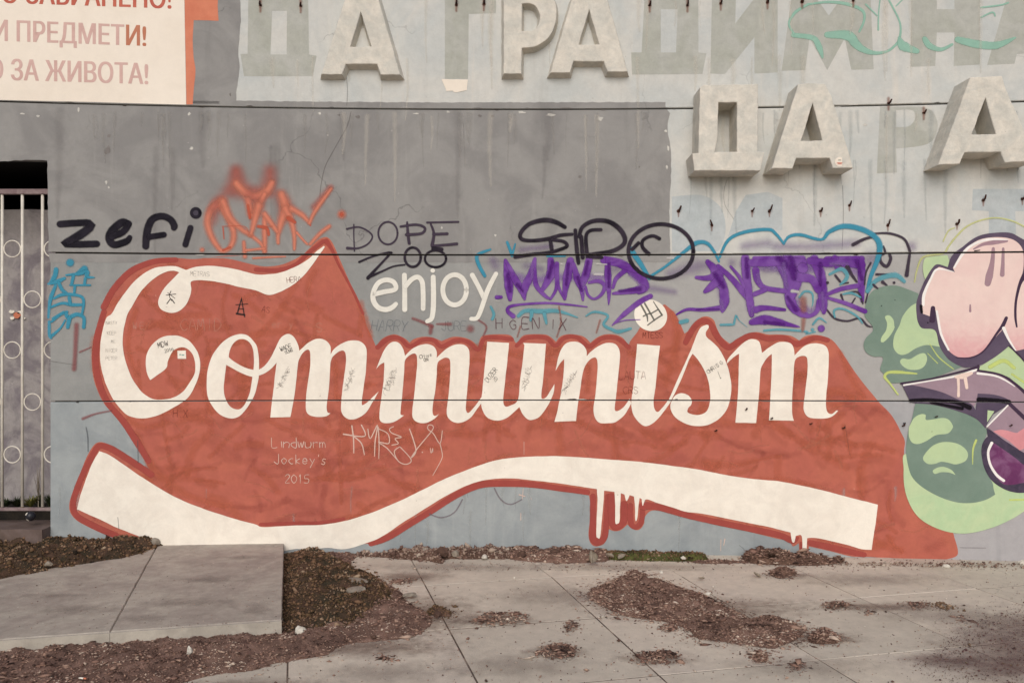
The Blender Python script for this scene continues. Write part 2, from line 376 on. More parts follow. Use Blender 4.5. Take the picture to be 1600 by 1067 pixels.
# ------------------------------------------------------------------ ground and pavement
def flat_sheet(name, x0, x1, y0, y1, z, m, **kw):
    return mesh_obj(name, [(x0,y0,z),(x1,y0,z),(x1,y1,z),(x0,y1,z)], [(0,1,2,3)], m, **kw)
flat_sheet('ground', -150, 150, -150, 150, -0.045, M_soil, kind='structure')
pav = thing('pavement', (0, 4, 0), 'x', 'x'); del pav['label']; del pav['category']; pav['kind'] = 'structure'
G0 = Vector((0.505, 5.353)); U = Vector((-0.236, 0.972)); V = Vector((0.972, 0.236)); LU, LV = 0.946, 0.893
def slab(name, c, z1, th, m, parent, bev=0.008, worn=0.0, **kw):
    """c: four ground corners; a concrete slab with a worn arris"""
    bm = bmesh.new(); n = 4
    cen = sum((Vector(q) for q in c), Vector((0, 0)))/4
    def ring(ins, z): 
        out = []
        for q in c:
            d = (cen-Vector(q)).normalized()*ins*1.41; out.append(bm.verts.new((q[0]+d.x, q[1]+d.y, z)))
        return out
    r0 = ring(0, z1-th); r1 = ring(0, z1-bev); r2 = ring(bev, z1)
    for a, b in ((r0, r1), (r1, r2)):
        for i in range(4): bm.faces.new((a[i], a[(i+1)%4], b[(i+1)%4], b[i]))
    bm.faces.new(r2); bmesh.ops.recalc_face_normals(bm, faces=bm.faces[:])
    if worn:
        bmesh.ops.subdivide_edges(bm, edges=[e for e in bm.edges if abs(e.verts[0].co.z-e.verts[1].co.z) < 1e-5], cuts=60, use_grid_fill=True)
        for v in bm.verts:
            n = mnoise.noise_vector(v.co*14)*0.5+mnoise.noise_vector(v.co*45)*0.5; ed = v.co.z > z1-bev*1.5
            v.co += Vector((n.x*worn, n.y*worn, n.z*worn*0.5 if ed else 0))
    return bm_obj(name, bm, m, parent, **kw)
for i in range(-7, 3):
    for j in range(-6, 7):
        a = G0+U*LU*i+V*LV*j; g = 0.0035
        c = [a+U*g+V*g, a+U*(LU-g)+V*g, a+U*(LU-g)+V*(LV-g), a+U*g+V*(LV-g)]
        if min(q.y-wy(q.x) for q in c) > -0.02: continue
        # keep slabs out of the space behind the wall by sliding far corners onto the wall foot
        cc = []
        for q in c:
            lim = wy(q.x)+0.03
            cc.append((q.x, min(q.y, lim)))
        if cc[1][1]-cc[0][1] < 0.03: continue
        slab('paving_slab', cc, random.uniform(-0.0015, 0.0015), 0.06, random.choice((M_pave, M_pave2)), pav, bev=0.0035)

flat_sheet('joint_filler', -8, 8, 0, 6.3, -0.0022, mat('joint_dirt', (138,122,108), (84,70,62), 5, 0.8, fine=0.2), parent=pav)

# ------------------------------------------------------------------ the wall
XL = proj(79, 500)[0]          # left end of the lower courses: edge of the gateway
ZLINT = proj(40, 250)[1]       # underside of the lintel
wall = thing('concrete_wall', (0, WD, 0), 'long grey and pale concrete wall with recessed joints, covered in murals, behind the pavement', 'wall'); wall['kind'] = 'thing'
def course(x0, x1, z0, z1, m, top=True, bot=True, th=0.34):
    xs = [x0]; k = math.floor(x0/0.25)+1
    while k*0.25 < x1-1e-6: xs.append(k*0.25); k += 1
    xs.append(x1)
    a = z1-(GAPS.get(z1, GAP) if top else 0); b = z0+(GAPS.get(z0, GAP) if bot else 0)
    prof = [(th, b), (0.005 if bot else 0, b), (0, b+(0.005 if bot else 0)), (0, a-(0.007 if top else 0)), (0.007 if top else 0, a), (th, a)]
    v = []; f = []
    for x in xs:
        for d, z in prof: v.append((x, wy(x)+d, z))
    n = len(prof)
    for i in range(len(xs)-1):
        for j in range(n): f.append((i*n+j, i*n+(j+1)%n, (i+1)*n+(j+1)%n, (i+1)*n+j))
    f.append(tuple(range(n))); f.append(tuple((len(xs)-1)*n+n-1-j for j in range(n)))
    o = mesh_obj('wall_panel', v, f, m, wall)
    bm = bmesh.new(); bm.from_mesh(o.data); bmesh.ops.recalc_face_normals(bm, faces=bm.faces[:]); bm.to_mesh(o.data); bm.free()
    return o
course(-7.5, 7.5, Z1, 4.60, M_light)
course(-7.5, 7.5, 4.60, 5.75, M_light)
course(XL, 7.5, Z2, Z1, M_light)
course(-7.5, XL-0.0005, ZLINT, Z1, M_grey, bot=False, th=0.07)
course(XL, 7.5, Z3, Z2, M_mid)
course(XL, 7.5, -0.3, Z3, M_low, bot=False)
# dark mortar behind the joints
for zj, xa in ((Z1, -7.5), (Z2, XL+0.02), (Z3, XL+0.02), (4.60, -7.5)):
    xs = np.arange(xa, 7.51, 0.25); v = []; f = []
    for x in xs:
        v += [(x, wy(x)+0.03, zj-0.02), (x, wy(x)+0.03, zj+0.02)]
    for i in range(len(xs)-1): f.append((2*i, 2*i+2, 2*i+3, 2*i+1))
    mesh_obj('joint_mortar', v, f, M_joint, wall)
# grey paint over the second course
sheet('paint_patch', '@P -420,150! -420,262! -100,258! 60,249! 74,252! 76,396! 79,410! 600,410! 1040,410! 1047,402 1046,330 1049,250 1043,200 1047,178! 1040,169! 1040,160! 900,160! 400,158! 80,153! -80,146!',
      M_grey, 0.0012, wall, jag=0.006, label='grey paint coat over the second course')
for o in [wall]: pass
sheet('paint_patch', '@A0 1150,-20! 1500,-20! 1505,120 1490,330 1498,420 1480,560 1478,640! 1340,655! 1150,680!', M_grey, 0.0012, wall, jag=0.004)
# ragged chips in the paint
def chip(px, py, w, h, m, off=0.0026, n=9):
    P = []
    for i in range(n):
        a = 2*math.pi*i/n; r = random.uniform(0.5, 1.1)
        P.append((px+math.cos(a)*w*r, py+math.sin(a)*h*r, None, False))
    return P
M_chip = mat('bare_plaster', (212,207,197), (186,182,174), 20, 0.5, fine=0.1)
M_chipd = mat('grey_stain', (112,106,102), (128,122,118), 20, 0.5, fine=0.1)
for i, (x, y, w, h) in enumerate((q[0], q[1], q[2]*.65, q[3]*.65) for q in [(166,286,3,6),(170,293,3,3),(938,186,8,5),(1040,205,5,4),(1044,232,3,8),(60,182,5,3),(123,172,3,6),(296,178,4,5),(300,232,6,4),
    (815,176,10,3),(650,178,9,2),(500,178,5,3),(1042,262,4,5),(700,175,6,3),(860,180,12,4),(35,178,7,3),(1352,195,8,4),(1215,188,6,3),(774,368,3,3),(690,356,3,4)]):
    sheet('paint_chip', [chip(x, y, w, h, 0)], M_chip, 0.0030, wall)
for (x, y, w, h) in [(171,212,4,3),(169,235,6,7),(999,261,2,2),(906,277,4,3),(559,183,4,3),(530,180,3,1.5),(750,181,3,2),(770,182,4,2),(360,148,1.5,3)]:
    sheet('paint_stain', [chip(x, y, w, h, 0)], M_chipd, 0.0030, wall)
# hairline cracks
crk = spray('hairline_crack', (92,84,80), 0.2, 0.5, 0.3, nscale=60)
strokes('crack', '@A1 565,490,6 572,560,5 568,660,5 |@A1 595,700,6 570,790,7 520,880,6 470,970,7 430,1050,6 @B1 405,250,6 400,330,6|@B2 1345,200,5 1325,270,5 1330,360,4 1385,450,4|@B3 465,240,5 470,420,5 462,640,4|@D3 1200,860,5 1360,862,5|@C0 310,415,5 470,440,4|@E2 1420,205,4 1450,230,4|@C3 480,810,4 510,1000,4', crk, 0.0034, wall)
random.seed(21)
def runs(n, x0, x1, ys, L, w):
    out = []
    for i in range(n):
        x = random.uniform(x0, x1); y = random.choice(ys)+random.uniform(0, 6); l = random.uniform(*L); ww = random.uniform(*w)
        out.append([(x, y, ww, False), (x+random.uniform(-2, 2), y+l*0.5, ww*0.8, False), (x+random.uniform(-3, 3), y+l, ww*0.3, False)])
    return out
strokes('water_run', runs(40, 90, 1040, (176,), (10, 90), (2, 12)), spray('pale_run', (168,163,156), 0.0, 0.20, 0.7, nscale=30), 0.0036, wall)
strokes('water_run', runs(10, 90, 1040, (176, 230), (60, 190), (8, 30)), spray('dark_run', (116,110,108), 0.0, 0.13, 0.7, nscale=30), 0.0038, wall)
strokes('water_run', runs(46, 400, 1590, (0, 90, 178), (25, 140), (3, 16)), spray('light_run', (222,214,200), 0.0, 0.24, 0.7, nscale=30), 0.0037, wall)
strokes('water_run', runs(36, 1050, 1590, (172, 250), (25, 120), (3, 14)), spray('blue_run', (172,178,178), 0.0, 0.22, 0.7, nscale=30), 0.0039, wall)
strokes('water_run', runs(46, 90, 1590, (760, 800), (15, 60), (3, 12)), spray('low_run', (184,186,182), 0.0, 0.25, 0.7, nscale=30), 0.0016, wall)
for i in range(46):
    x = random.uniform(90, 1590); zj = random.choice((Z1, Z1, Z2, Z3)); g_ = GAPS[zj]; h_ = random.uniform(0.003, 0.009); w_ = random.uniform(0.01, 0.05)
    X = (x-CX)/F*6.9; up = random.choice((1, -1)); P = [(X-w_, zj+up*g_), (X+w_, zj+up*g_), (X+w_*0.4, zj+up*(g_+h_)), (X-w_*0.5, zj+up*(g_+h_*0.7))]
    if X < XL+0.06: continue
    mesh_obj('chipped_edge', [(a, wy(a)-0.0042, b) for a, b in P], [(0, 1, 2, 3)], random.choice((M_joint, M_chipd, M_chip)), wall)
# traces of the letters that fell off
gk = dict(label='darker outline where a raised letter has fallen off')
for loops, m in [
  (['@T 88,-40! 540,-40! 548,415! 605,425! 575,580! 55,580! 28,412! 82,410!', '@T 268,85! 380,85! 378,415! 255,415!'], M_ghost),
  (['@A1 1180,-40! 1500,-40! 1500,85! 1330,90! 1325,495! 1180,495!'], M_ghost),
  (['@A2 830,-40! 1165,-40! 1165,330! 1215,335! 1190,465! 750,468! 745,330! 810,330!', '@A2 930,60! 1035,60! 1025,330! 930,330!'], M_ghost),
  (['@A2 1250,-40! 1400,-40! 1395,150! 1540,-40! @A3 60,-40! 60,455! @A2 1515,462! 1515,235! 1330,465! 1240,462!'], M_ghost),
  (['@A3 150,-40! 280,-40! 380,100! 480,-40! 640,-40! 660,435! 520,438! 480,240! 370,440! 260,240! 232,440! 85,445!'], M_ghost),
  (['@A3 895,-40! 1055,-40! 1055,60! 1165,60! 1165,-40! 1325,-40! 1325,405! 1160,415! 1165,205! 1055,205! 1045,415! 890,420!'], M_ghost),
  (['@A3 1500,-40! 1700,-40! 1700,330! 1555,340! 1540,400! 1370,408! 1430,200!'], M_ghost),
  (['@A3 700,668! 950,668! 1030,700 1060,800 1000,900 800,930! @B3 805,160! 680,165!', '@A3 800,690! 900,690 920,740 880,790 800,795!'], M_ghost),
  (['@B2 1000,310! 1180,300 1290,360 1330,450 1330,560 1290,650! 1000,655! 1000,450!'], M_ghost2),
  (['@B2 1460,300! 1599,280! @B3 90,320! 90,520! 60,520! @B2 1599,500! 1420,520! 1350,560! 1400,400!'], M_ghost2),
  (['@B3 1280,262! 1660,262! 1660,400! 1545,400! 1550,545! 1380,545! 1380,400! 1275,395!'], M_ghost2)]:
    sheet('letter_ghost', loops, m, 0.0006, wall, **gk)
sheet('paint_chip', '@A1 1160,497! 1325,500! 1318,565! 1250,580 1230,570! 1190,572! 1178,540!', M_cream, 0.0030, wall, jag=0.002, label='cream paint scrap under a letter outline')

# painted notice, upper left
notice = sheet('painted_notice', '@P -420,-60! 287,-60! 291,163.8! 288,164! 150,160! -160,152! -420,140!', M_cream, 0.0016, wall, label='cream painted notice with red Cyrillic lettering')
sheet('orange_stripe', '@A0 1153,-40! 1362,-40! 1362,60 1366,133! 1212,128! 1205,250 1210,350 1222,450 1212,560 1205,655! 1166,655!', M_orange, 0.0022, wall, jag=0.002, label='orange painted stripe beside the notice')
def text_quad(body, quad, mats, split=None, off=0.0026, bold=0.028):
    cu = bpy.data.curves.new('lettering', 'FONT'); cu.body = body; cu.resolution_u = 4
    o = bpy.data.objects.new('lettering_source', cu); COL.objects.link(o)
    cu2 = bpy.data.curves.new('cap', 'FONT'); cu2.body = 'П'; o2 = bpy.data.objects.new('cap_source', cu2); COL.objects.link(o2)
    dg = bpy.context.evaluated_depsgraph_get()
    me = bpy.data.meshes.new_from_object(o.evaluated_get(dg)); m2 = bpy.data.meshes.new_from_object(o2.evaluated_get(dg))
    ch = max(v.co.y for v in m2.vertices)
    xs = [v.co.x for v in me.vertices]; x0, x1 = min(xs), max(xs)
    bpy.data.objects.remove(o); bpy.data.objects.remove(o2)
    n = len(me.vertices); lab = list(range(n))
    def find(a):
        while lab[a] != a: lab[a] = lab[lab[a]]; a = lab[a]
        return a
    for e in me.edges: lab[find(e.vertices[0])] = find(e.vertices[1])
    isl = {}
    for i, v in enumerate(me.vertices): isl.setdefault(find(i), []).append(v.co.x)
    rng = sorted((min(v), max(v)) for v in isl.values()); cl = []
    for a, b in rng:
        if cl and a < cl[-1][1]-0.01: cl[-1][1] = max(cl[-1][1], b)
        else: cl.append([a, b])
    (TL, TR, BR, BL) = quad; t = TILES['N']
    for a, b in cl:
        bm = bmesh.new()
        for q in range(3):
            mm = me.copy(); tmp = bmesh.new(); tmp.from_mesh(mm)
            bmesh.ops.delete(tmp, geom=[v for v in tmp.verts if not (a-1e-4 <= v.co.x <= b+1e-4)], context='VERTS')
            for v in tmp.verts: v.co.x += (q-1)*bold; v.co.z = q
            tmp.to_mesh(mm); tmp.free(); bm.from_mesh(mm); bpy.data.meshes.remove(mm)
        for v in bm.verts:
            u = (v.co.x-x0)/(x1-x0); w = v.co.y/ch
            px = (BL[0]*(1-u)+BR[0]*u)*(1-w)+(TL[0]*(1-u)+TR[0]*u)*w; py = (BL[1]*(1-u)+BR[1]*u)*(1-w)+(TL[1]*(1-u)+TR[1]*u)*w
            x, z = proj(t[0]+px/t[2], t[1]+py/t[2]); v.co = (x, v.co.z*0.00015, z)
        c = BL[0]+(BR[0]-BL[0])*((a+b)/2-x0)/(x1-x0)
        cut_to_wall(bm, off)
        bm_obj('notice_letter', bm, mats[1] if split and c > split else mats[0], notice)
T1 = mat('faded_red_lettering', (196,108,88), (186,96,80), 6, 0.3, fine=0.06)
T2 = mat('bleached_pink_lettering', (211,176,166), (203,166,156), 6, 0.3, fine=0.05)
T3 = mat('rust_orange_lettering', (192,128,100), (186,118,92), 6, 0.3, fine=0.05)
text_quad('О ЗАБРАНЕНО!', ((20,-150),(1425,-105),(1425,75),(20,27)), [T1, T3], split=1800)
text_quad('И ПРЕДМЕТИ!', ((-45,165),(1215,215),(1215,386),(-45,342)), [T2, T3], split=1045)
text_quad('О ЗА ЖИВОТА!', ((-95,488),(1232,530),(1232,704),(-95,664)), [T2, T3], split=None)

# ------------------------------------------------------------------ the slogan mural
RED = '''@B0 650,980 690,900 740,830 800,770 870,730 950,700 1060,690 1200,700 1300,692 1400,680 1500,678 @F 100,945! 300,945! 400,960 560,1000 700,1025 850,1010 980,960 1080,900! 1150,830 1220,765 1290,742 1340,780 1390,880 @B1 580,830 640,950 680,1067 @C1 690,190 735,290 750,328!
780,285 820,260 870,250 930,275 960,302! 985,280 1040,265 1100,268 1160,292! 1230,265 1300,270 1350,290 1388,325! 1400,280 1420,258 1480,250 1560,250 1599,262 @C2 20,300! 35,300 60,265 100,250 200,250 240,265 275,297! 300,265 340,250 390,250 450,265 490,302! 530,270 580,250 640,250 690,270 730,318!
740,290 780,240! 860,100! 955,62! 1010,110 1040,160 1078,245! 1110,220 1140,180 1180,145 1220,138 1260,160 1280,210 1310,265 1360,307! 1420,275 1470,245 1530,235 1599,250 @C3 60,250 140,258 195,288! 230,262 290,252 350,262 400,285 440,330 480,390 540,480 600,560 650,620 700,680 760,740 800,800 830,860 855,920
@D3 852,300 900,600 1080,745! 1150,765 1165,800 1185,870 1180,910 1130,930 1050,940! 620,918! 520,915 400,885 255,852! 250,960! 200,960! 192,832! 165,850 150,848 130,820 60,805 0,790 @D2 1450,755 1300,725 1200,700 1100,680 980,645 900,628 860,635 830,670 825,710 800,745 770,750 740,735
722,715! 680,750 640,757 605,745! 595,800 570,840 520,852 490,830 478,780 485,700 490,600 482,535! 400,522 300,510 200,495 100,485 0,482 @D1 1480,482 1400,490 1320,510 1240,550 1160,600 1080,650 1000,700 930,750 850,800 780,836 700,836! 640,840! 500,852! 300,858! 0,850! @D0 1400,850! 960,850! 860,835 760,805 700,795 640,772 560,735 480,690 440,640 435,580 460,500 500,400 540,300
580,230 615,203 660,208 720,235 800,290 880,345 942,388! @C0 900,1030 850,950 800,870 750,800 700,740 650,680 610,600 585,520 575,430 575,350 590,250 620,160 650,90'''
mural = sheet('slogan_mural', RED, M_red, 0.0018, wall, label='large red and cream painted slogan mural with a swooping ribbon')
# darker red contour along the edge of the mural and round the ribbon
dk = spray('brushed_dark_red', (166,80,72), 0.75, 0.9, 0.15, nscale=50)
strokes('red_outline', '''@B0 650,1000,45 700,905,45 755,835,45 820,775,45 900,735,42 990,712,36 1100,705,36|@C0 650,110,40 612,250,44 600,350,44 600,440,44 618,540,44 650,630,44 700,710,40 770,790,44 850,910,50 930,1040,40
|@D0 945,405,46 870,352,46 790,300,46 700,245,46 640,225,40 605,240,40 560,320,40 520,400,40 480,500,42 458,590,40 480,660,40 580,720,44 700,775,44 790,810,40 @E0 880,165,40
|@D1 720,835,40 830,795,44 960,715,44 1100,630,44 1240,540,46 1380,475,50 1500,460,46 @D2 100,465,44 300,490,40 470,515,40|@D2 505,540,40 505,700,44 505,800,50 540,825,50 580,790,44 590,690,40 600,540,40|@D2 620,540,50 625,700,50 655,735,40 700,690,50 700,590,50|@D2 740,600,40 745,710,40 780,730,36 810,690,36 815,620,40|@D2 820,600,60 900,605,46 1100,660,44 1300,705,44 1500,745,44 1599,765,44 @D3 80,785,40 150,815,50 185,800,20|@D3 205,830,16 205,895,16|@D3 262,830,40 400,860,44 600,905,36
|@D1 30,715,24 250,708,24 400,705,24 550,680,24|@C2 1085,300,40 1130,215,44 1180,168,44 1235,180,44 1280,260,44 1350,330,44 1420,290,44 1500,255,40 1599,275,40 @C3 100,270,34 180,310,44 290,272,36 370,285,36
|@C1 760,330,34 830,275,34 900,275,30 960,325,30 1040,285,30 1110,285,30 1160,325,30 1250,285,30 1330,300,30 1390,345,30 1440,270,30 1599,280,30|@C2 30,320,30 90,272,30 210,270,30 270,320,30 330,270,30 410,270,30 480,325,34 560,275,30 650,272,30 730,330,34
|@B1 440,590,40 475,640,24 520,740,18 600,890,18 670,1040,18|@B1 0,765,30 120,770,30 240,740,30 330,660,30 420,590,30''',
    dk, 0.0031, mural)
# broad brush passes of lighter and darker red inside the mural
bd = spray('broad_dark_pass', (160,80,73), 0.0, 0.38, 0.8, nscale=5); bl = spray('broad_light_pass', (202,112,86), 0.0, 0.45, 0.8, nscale=6)
redpoly = [(p[0], p[1]) for p in smooth(parse(RED), True, 4)]
def brushwork(m, n, wr, lr, off, ang=0.35, seed=1, poly=redpoly, box=(150, 380, 1500, 870)):
    random.seed(seed); out = []; tries = 0
    while len(out) < n and tries < n*12:
        tries += 1
        x, y = random.uniform(box[0], box[2]), random.uniform(box[1], box[3]); a = random.gauss(0, ang)+(1.5 if random.random() < 0.3 else 0); L = random.uniform(*lr); w = random.uniform(*wr)
        dx, dy = math.cos(a)*L/2, math.sin(a)*L/2; b = random.uniform(-.15, .15)*L
        Q = [(x-dx, y-dy), (x+b*math.sin(a), y-b*math.cos(a)), (x+dx, y+dy)]
        T_ = np.array(Q+[(q[0], q[1]+w*.5) for q in Q]+[(q[0], q[1]-w*.5) for q in Q])
        if not inside(T_, poly).all(): continue
        out.append([(q[0], q[1], w, False) for q in Q])
    return out
b1 = spray('brush_dark', (168,88,76), 0.2, 0.13, 0.9, nscale=22); b2 = spray('brush_light', (201,112,86), 0.2, 0.32, 0.9, nscale=22); b3 = spray('brush_pale', (206,128,104), 0.1, 0.28, 0.9, nscale=40)
strokes('brush_pass', brushwork(b1, 170, (8, 22), (25, 90), 0, seed=4), b1, 0.0022, mural)
strokes('brush_pass', brushwork(b2, 210, (8, 24), (25, 100), 0, seed=5), b2, 0.0025, mural)
strokes('brush_pass', brushwork(b3, 120, (3, 8), (15, 60), 0, seed=6), b3, 0.0028, mural)
strokes('brush_pass', '''@C0 1300,380,60 1270,500,60 1275,620,60 1320,740,60|@D0 800,60,60 900,110,70 1050,80,60|@D0 850,150,70 950,350,90 1150,520,80 1400,610,60|@C1 650,60,70 720,260,60|@C0 850,100,60 800,300,50 850,500,60|@C2 1000,120,60 1030,230,80 1000,400,90 960,560,70
|@C3 450,360,60 540,560,80 600,640,60|@C3 430,700,50 520,640,50|@C2 480,450,60 470,600,60|@C1 1160,450,70 1160,600,60|@C1 500,420,50 500,640,50|@D3 470,100,40 520,300,40''', bl, 0.0024, mural)
LET = {
'C': ['''@B1 425,618! 380,650 340,690 290,725 220,760 150,785 80,795 0,795 @B0 1500,770 1400,750 1300,742 1220,750 1165,768! 1100,745 1040,745 970,755 900,790 840,840 790,900 740,970 700,1040 @C0 665,150 640,240 627,330 630,430 650,520 680,600 720,670 760,720 800,755 860,772 930,770 1000,750 1070,715 1130,680 1180,640 1220,570 1245,500 1253,430 1240,370 1210,320 1170,280 1110,258 1050,258 1000,275 950,315 920,370 912,430 920,490 940,535! 990,500 1040,460 1050,420 1070,370 1100,340 1140,330 1180,345 1210,385 1222,440 1215,500 1180,560 1140,610 1080,645 1010,657 950,650 900,620 860,575 820,510 790,430 772,350 768,270 780,190 800,120 @B0 830,990 870,920 920,860 980,810 1040,780 1085,772 1122,783! 1080,825 1030,880 1000,930 990,975 1005,1010 1040,1030 1080,1035 1120,1025 1160,990 1185,940 1197,890 1195,842 1250,832 1330,838 1420,855 1500,875 1599,895 @B1 60,920 100,922 150,905 210,875 260,840 310,790 350,740 385,690 430,625!'''],
'o': ['''@C0 1500,248 1440,265 1380,310 1330,380 1300,470 1293,560 1300,640 1330,700 1370,745 1420,770 1470,772 1510,750 1550,700 1590,630 @C1 14,540 20,470 18,400 8,330 @C0 1580,285 1545,255''',
      '@C0 1432,385 1440,340 1470,295 1510,278 1550,290 1580,335 1588,400 1585,472! 1530,455 1480,430 1440,400', '@C0 1415,440! 1405,520 1400,600 1415,660 1440,700 1480,718 1510,710 1540,670 1565,600 1578,515! 1530,500 1470,470'],
'm': ['''@C1 15,507! 60,490 100,460 130,425! 120,500 112,580 100,670 90,768! 215,765! 235,670 250,560 262,440 275,395 300,358 328,345 340,370 340,440 330,520 318,600 312,680 315,730 340,755 390,765 440,760 465,742! 447,735 443,690 455,600 462,500 470,410 500,370 540,350 560,370 562,430 550,520 540,600 532,700 540,745 570,775 610,780 650,765 690,735 730,670 768,605! 730,640 700,670 670,690 662,678 670,600 685,500 692,400 690,340 670,305 630,288 580,290 530,310 490,340 467,375! 468,330 450,300 420,280 380,278 330,300 290,335 272,352! 262,310 240,270 210,248 180,253 150,280 120,340 90,400 50,450 15,472!'''],
'm2': ['''@C1 752,465! 775,440 802,425! 802,460 798,540 785,640 772,740 775,785 800,803 850,800 890,780 925,755! 905,750 905,720 915,620 925,500 930,420 950,390 980,370 1003,378 1008,430 1000,520 990,620 978,720 980,770 1010,798 1060,802 1110,780 1145,745! 1120,758 1105,745 1105,700 1120,600 1130,500 1135,430 1160,405 1190,395 1212,410 1215,470 1210,560 1200,660 1192,740 1215,785 1255,802 1300,795 1345,765 1385,710 1412,675! 1410,640! 1370,695 1330,738 1313,725 1312,690 1320,600 1330,480 1335,380 1325,335 1290,312 1240,315 1190,340 1150,375 1129,395! 1130,360 1110,325 1070,310 1020,318 970,345 932,385! 920,340 895,305 860,295 825,315 795,360 770,420'''],
'u': ['''@C1 1445,295! 1582,303! 1570,420 1555,560 1545,665 1560,700 1599,690 @C2 25,675 42,640 50,540 65,430 78,318! 70,303! 212,308! 205,400 195,520 183,630 192,652 215,640 240,600 265,560! 258,620 225,690 180,755 140,780 100,780 65,745 46,703! 0,745 @C1 1560,775 1500,788 1445,768 1415,720 1408,670 1415,600 1430,450'''],
'n': ['''@C2 272,478! 300,430 327,403! 320,520 305,620 285,720 265,795! 400,790! 410,700 425,600 440,500 460,440 490,405 522,395 535,430 530,520 522,620 510,700 515,760 545,800 600,803 650,795 700,755 725,715 745,680! 735,650! 700,700 660,728 642,715 650,640 660,540 670,440 675,370 660,325 630,305 580,305 530,330 490,360 467,387! 465,350 440,315 400,295 350,300 315,330 290,390'''],
'i': ['''@C2 782,310! 925,320! 912,420 898,560 885,660 890,712 912,733 945,700 978,655! 993,668! 965,710 925,760 880,805 835,822 795,800 760,755 746,705 748,640 760,560 770,440'''],
's': ['''@C2 1215,190! 1180,205 1155,250 1125,330 1080,430 1030,540 985,645 965,690! 985,680! 1005,640 1030,590 1070,500 1105,410 1128,370! 1170,420 1205,480 1228,550 1238,620 1235,680 1215,730 1170,752 1130,750 1097,735 1100,710 1118,690 1122,660 1100,630 1060,617 1020,630 995,670 990,710 1010,755 1050,790 1110,815 1180,822 1240,808 1300,770 1345,710 1365,640 1370,570 1360,500 1340,430 1300,350 1255,300 1215,265 1212,235 1228,208 1226,192!'''],
'm3': ['''@C2 1342,432! 1380,395 1418,370! 1415,520 1410,640 1395,800! 1525,803! 1535,700 1545,600 1552,480 1570,430 1599,390 @C3 22,372! 22,480 18,560 12,680 5,785! 160,788! 150,740 150,640 158,520 165,420 190,390 230,385 245,410 245,480 235,580 222,680 225,730 250,765 300,775 370,772 410,755 438,725! 428,723! 400,745 375,740 362,710 362,640 372,540 378,430 375,350 350,318 300,305 250,312 210,335 180,365 165,382! 160,340 145,310 110,297 60,300 0,335 @C2 1580,352 1562,365! 1550,310 1530,285 1490,280 1450,300 1400,345 1350,400'''],
}
lname = {'C':'C with long swash','o':'o','m':'first m','m2':'second m','u':'u','n':'n','i':'i','s':'s','m3':'last m'}
for k, lp in LET.items():
    sheet('painted_letter', lp, M_white, 0.0039+0.00008*(len(k)+ord(k[0])%5), mural, jag=0.0016, label='cream script letter '+lname[k])
sheet('letter_dot', [ellb('C2', 866, 131, 105, 96, 1, rot=30, n=24)[:-1]], M_white, 0.0044, mural, label='cream dot of the i with a marker grid on it')
RIB = '''@D0 622,258! 580,330 540,430 505,530 483,620! 560,655 650,695 730,735 820,770 905,803! 960,860! 1599,880! @D1 180,880! 260,868 350,872 450,862 560,870 690,832! 760,805 830,765 900,715 980,665 1060,615 1140,565 1220,520 1300,480 1400,445 1500,430 1599,428 @D2 100,437 200,448 300,460 400,475 530,495! 534,560 530,660 527,780 535,798 550,795 560,700 570,600 575,505! 640,512! 645,600 645,700 660,710 672,690 675,600 680,520! 703,528! 712,565 720,565 735,532! 762,540! 768,600 770,685 778,690 785,660 790,600 797,550! 810,558! 815,595 820,595 830,562! 850,560 920,585 1000,608 1080,635 1200,650 1300,670 1450,700 1599,730 @D3 60,745 140,765! 145,800 152,825 164,825 172,787! 200,780! 212,800 216,895! 238,895! 244,800! 300,800 400,820 500,845 580,868 645,875! 660,780 675,680 686,592! 600,570 500,545 350,505 200,472 80,448 0,440 @D2 1450,425 1300,400 1150,370 1000,350 800,325 600,310 450,298 300,290 200,290 100,293 0,300 @D1 1500,315 1400,345 1280,390 1160,440 1000,520 850,590 700,650 550,695 400,718 250,722 100,730 30,730 @D0 1599,715 1500,690 1400,660 1280,620 1150,570 1050,520 950,460 850,395 750,325 680,280'''
sheet('painted_ribbon', RIB, M_white, 0.0037, mural, jag=0.0016, label='cream ribbon swooping along the foot of the mural with paint drips')
# marker writing on the mural
mk = spray('black_marker', (52,46,46), 0.5, 0.85, 0.15, nscale=80); mkf = spray('faint_pencil', (120,112,106), 0.3, 0.6, 0.3, nscale=80); chalk = spray('chalk_line', (226,196,180), 0.4, 0.85, 0.3, nscale=80)
OM = 0.0054
grid = ['@R 560,230,50! 680,450,52! 690,560,28!','@R 630,190,50! 830,540,45!','@R 810,150,25! 990,430,50!','@R 740,410,40! 920,310,45! 990,430,50! 850,520,40! 690,640,34!','@R 600,455,40! 740,390,34!']
strokes('marker_drawing', grid, spray('grey_marker', (112,110,102), 0.55, 0.8, 0.15, nscale=80), OM, mural, label='small grid drawn in grey marker')
strokes('marker_writing', hand('MDW', 246, 535.5, 8, 1.2, -12)+hand('2016', 257, 546, 5, .9, -14), mk, OM, mural)
strokes('marker_writing', hand('WADE', 437, 543, 6.5, 1.1, -20)+hand('SUNS', 445, 549, 4.5, .9, -22), mk, OM, mural)
strokes('marker_writing', hand('CHive', 655, 555, 6, .9, -14)+hand('ON', 662, 560, 5, .9, -10), mk, OM, mural)
strokes('marker_writing', hand('DUZER', 757, 593, 7, .9, -52)+hand('ZD', 770, 593, 5, .8, -50)+hand('CHRIS G', 1103, 579, 6, .8, -34)+['@C2 1285,480,3 1300,520,3|@C2 1296,518,8'.split('|')[0], '@C2 1303,522,9'], mk, OM, mural)
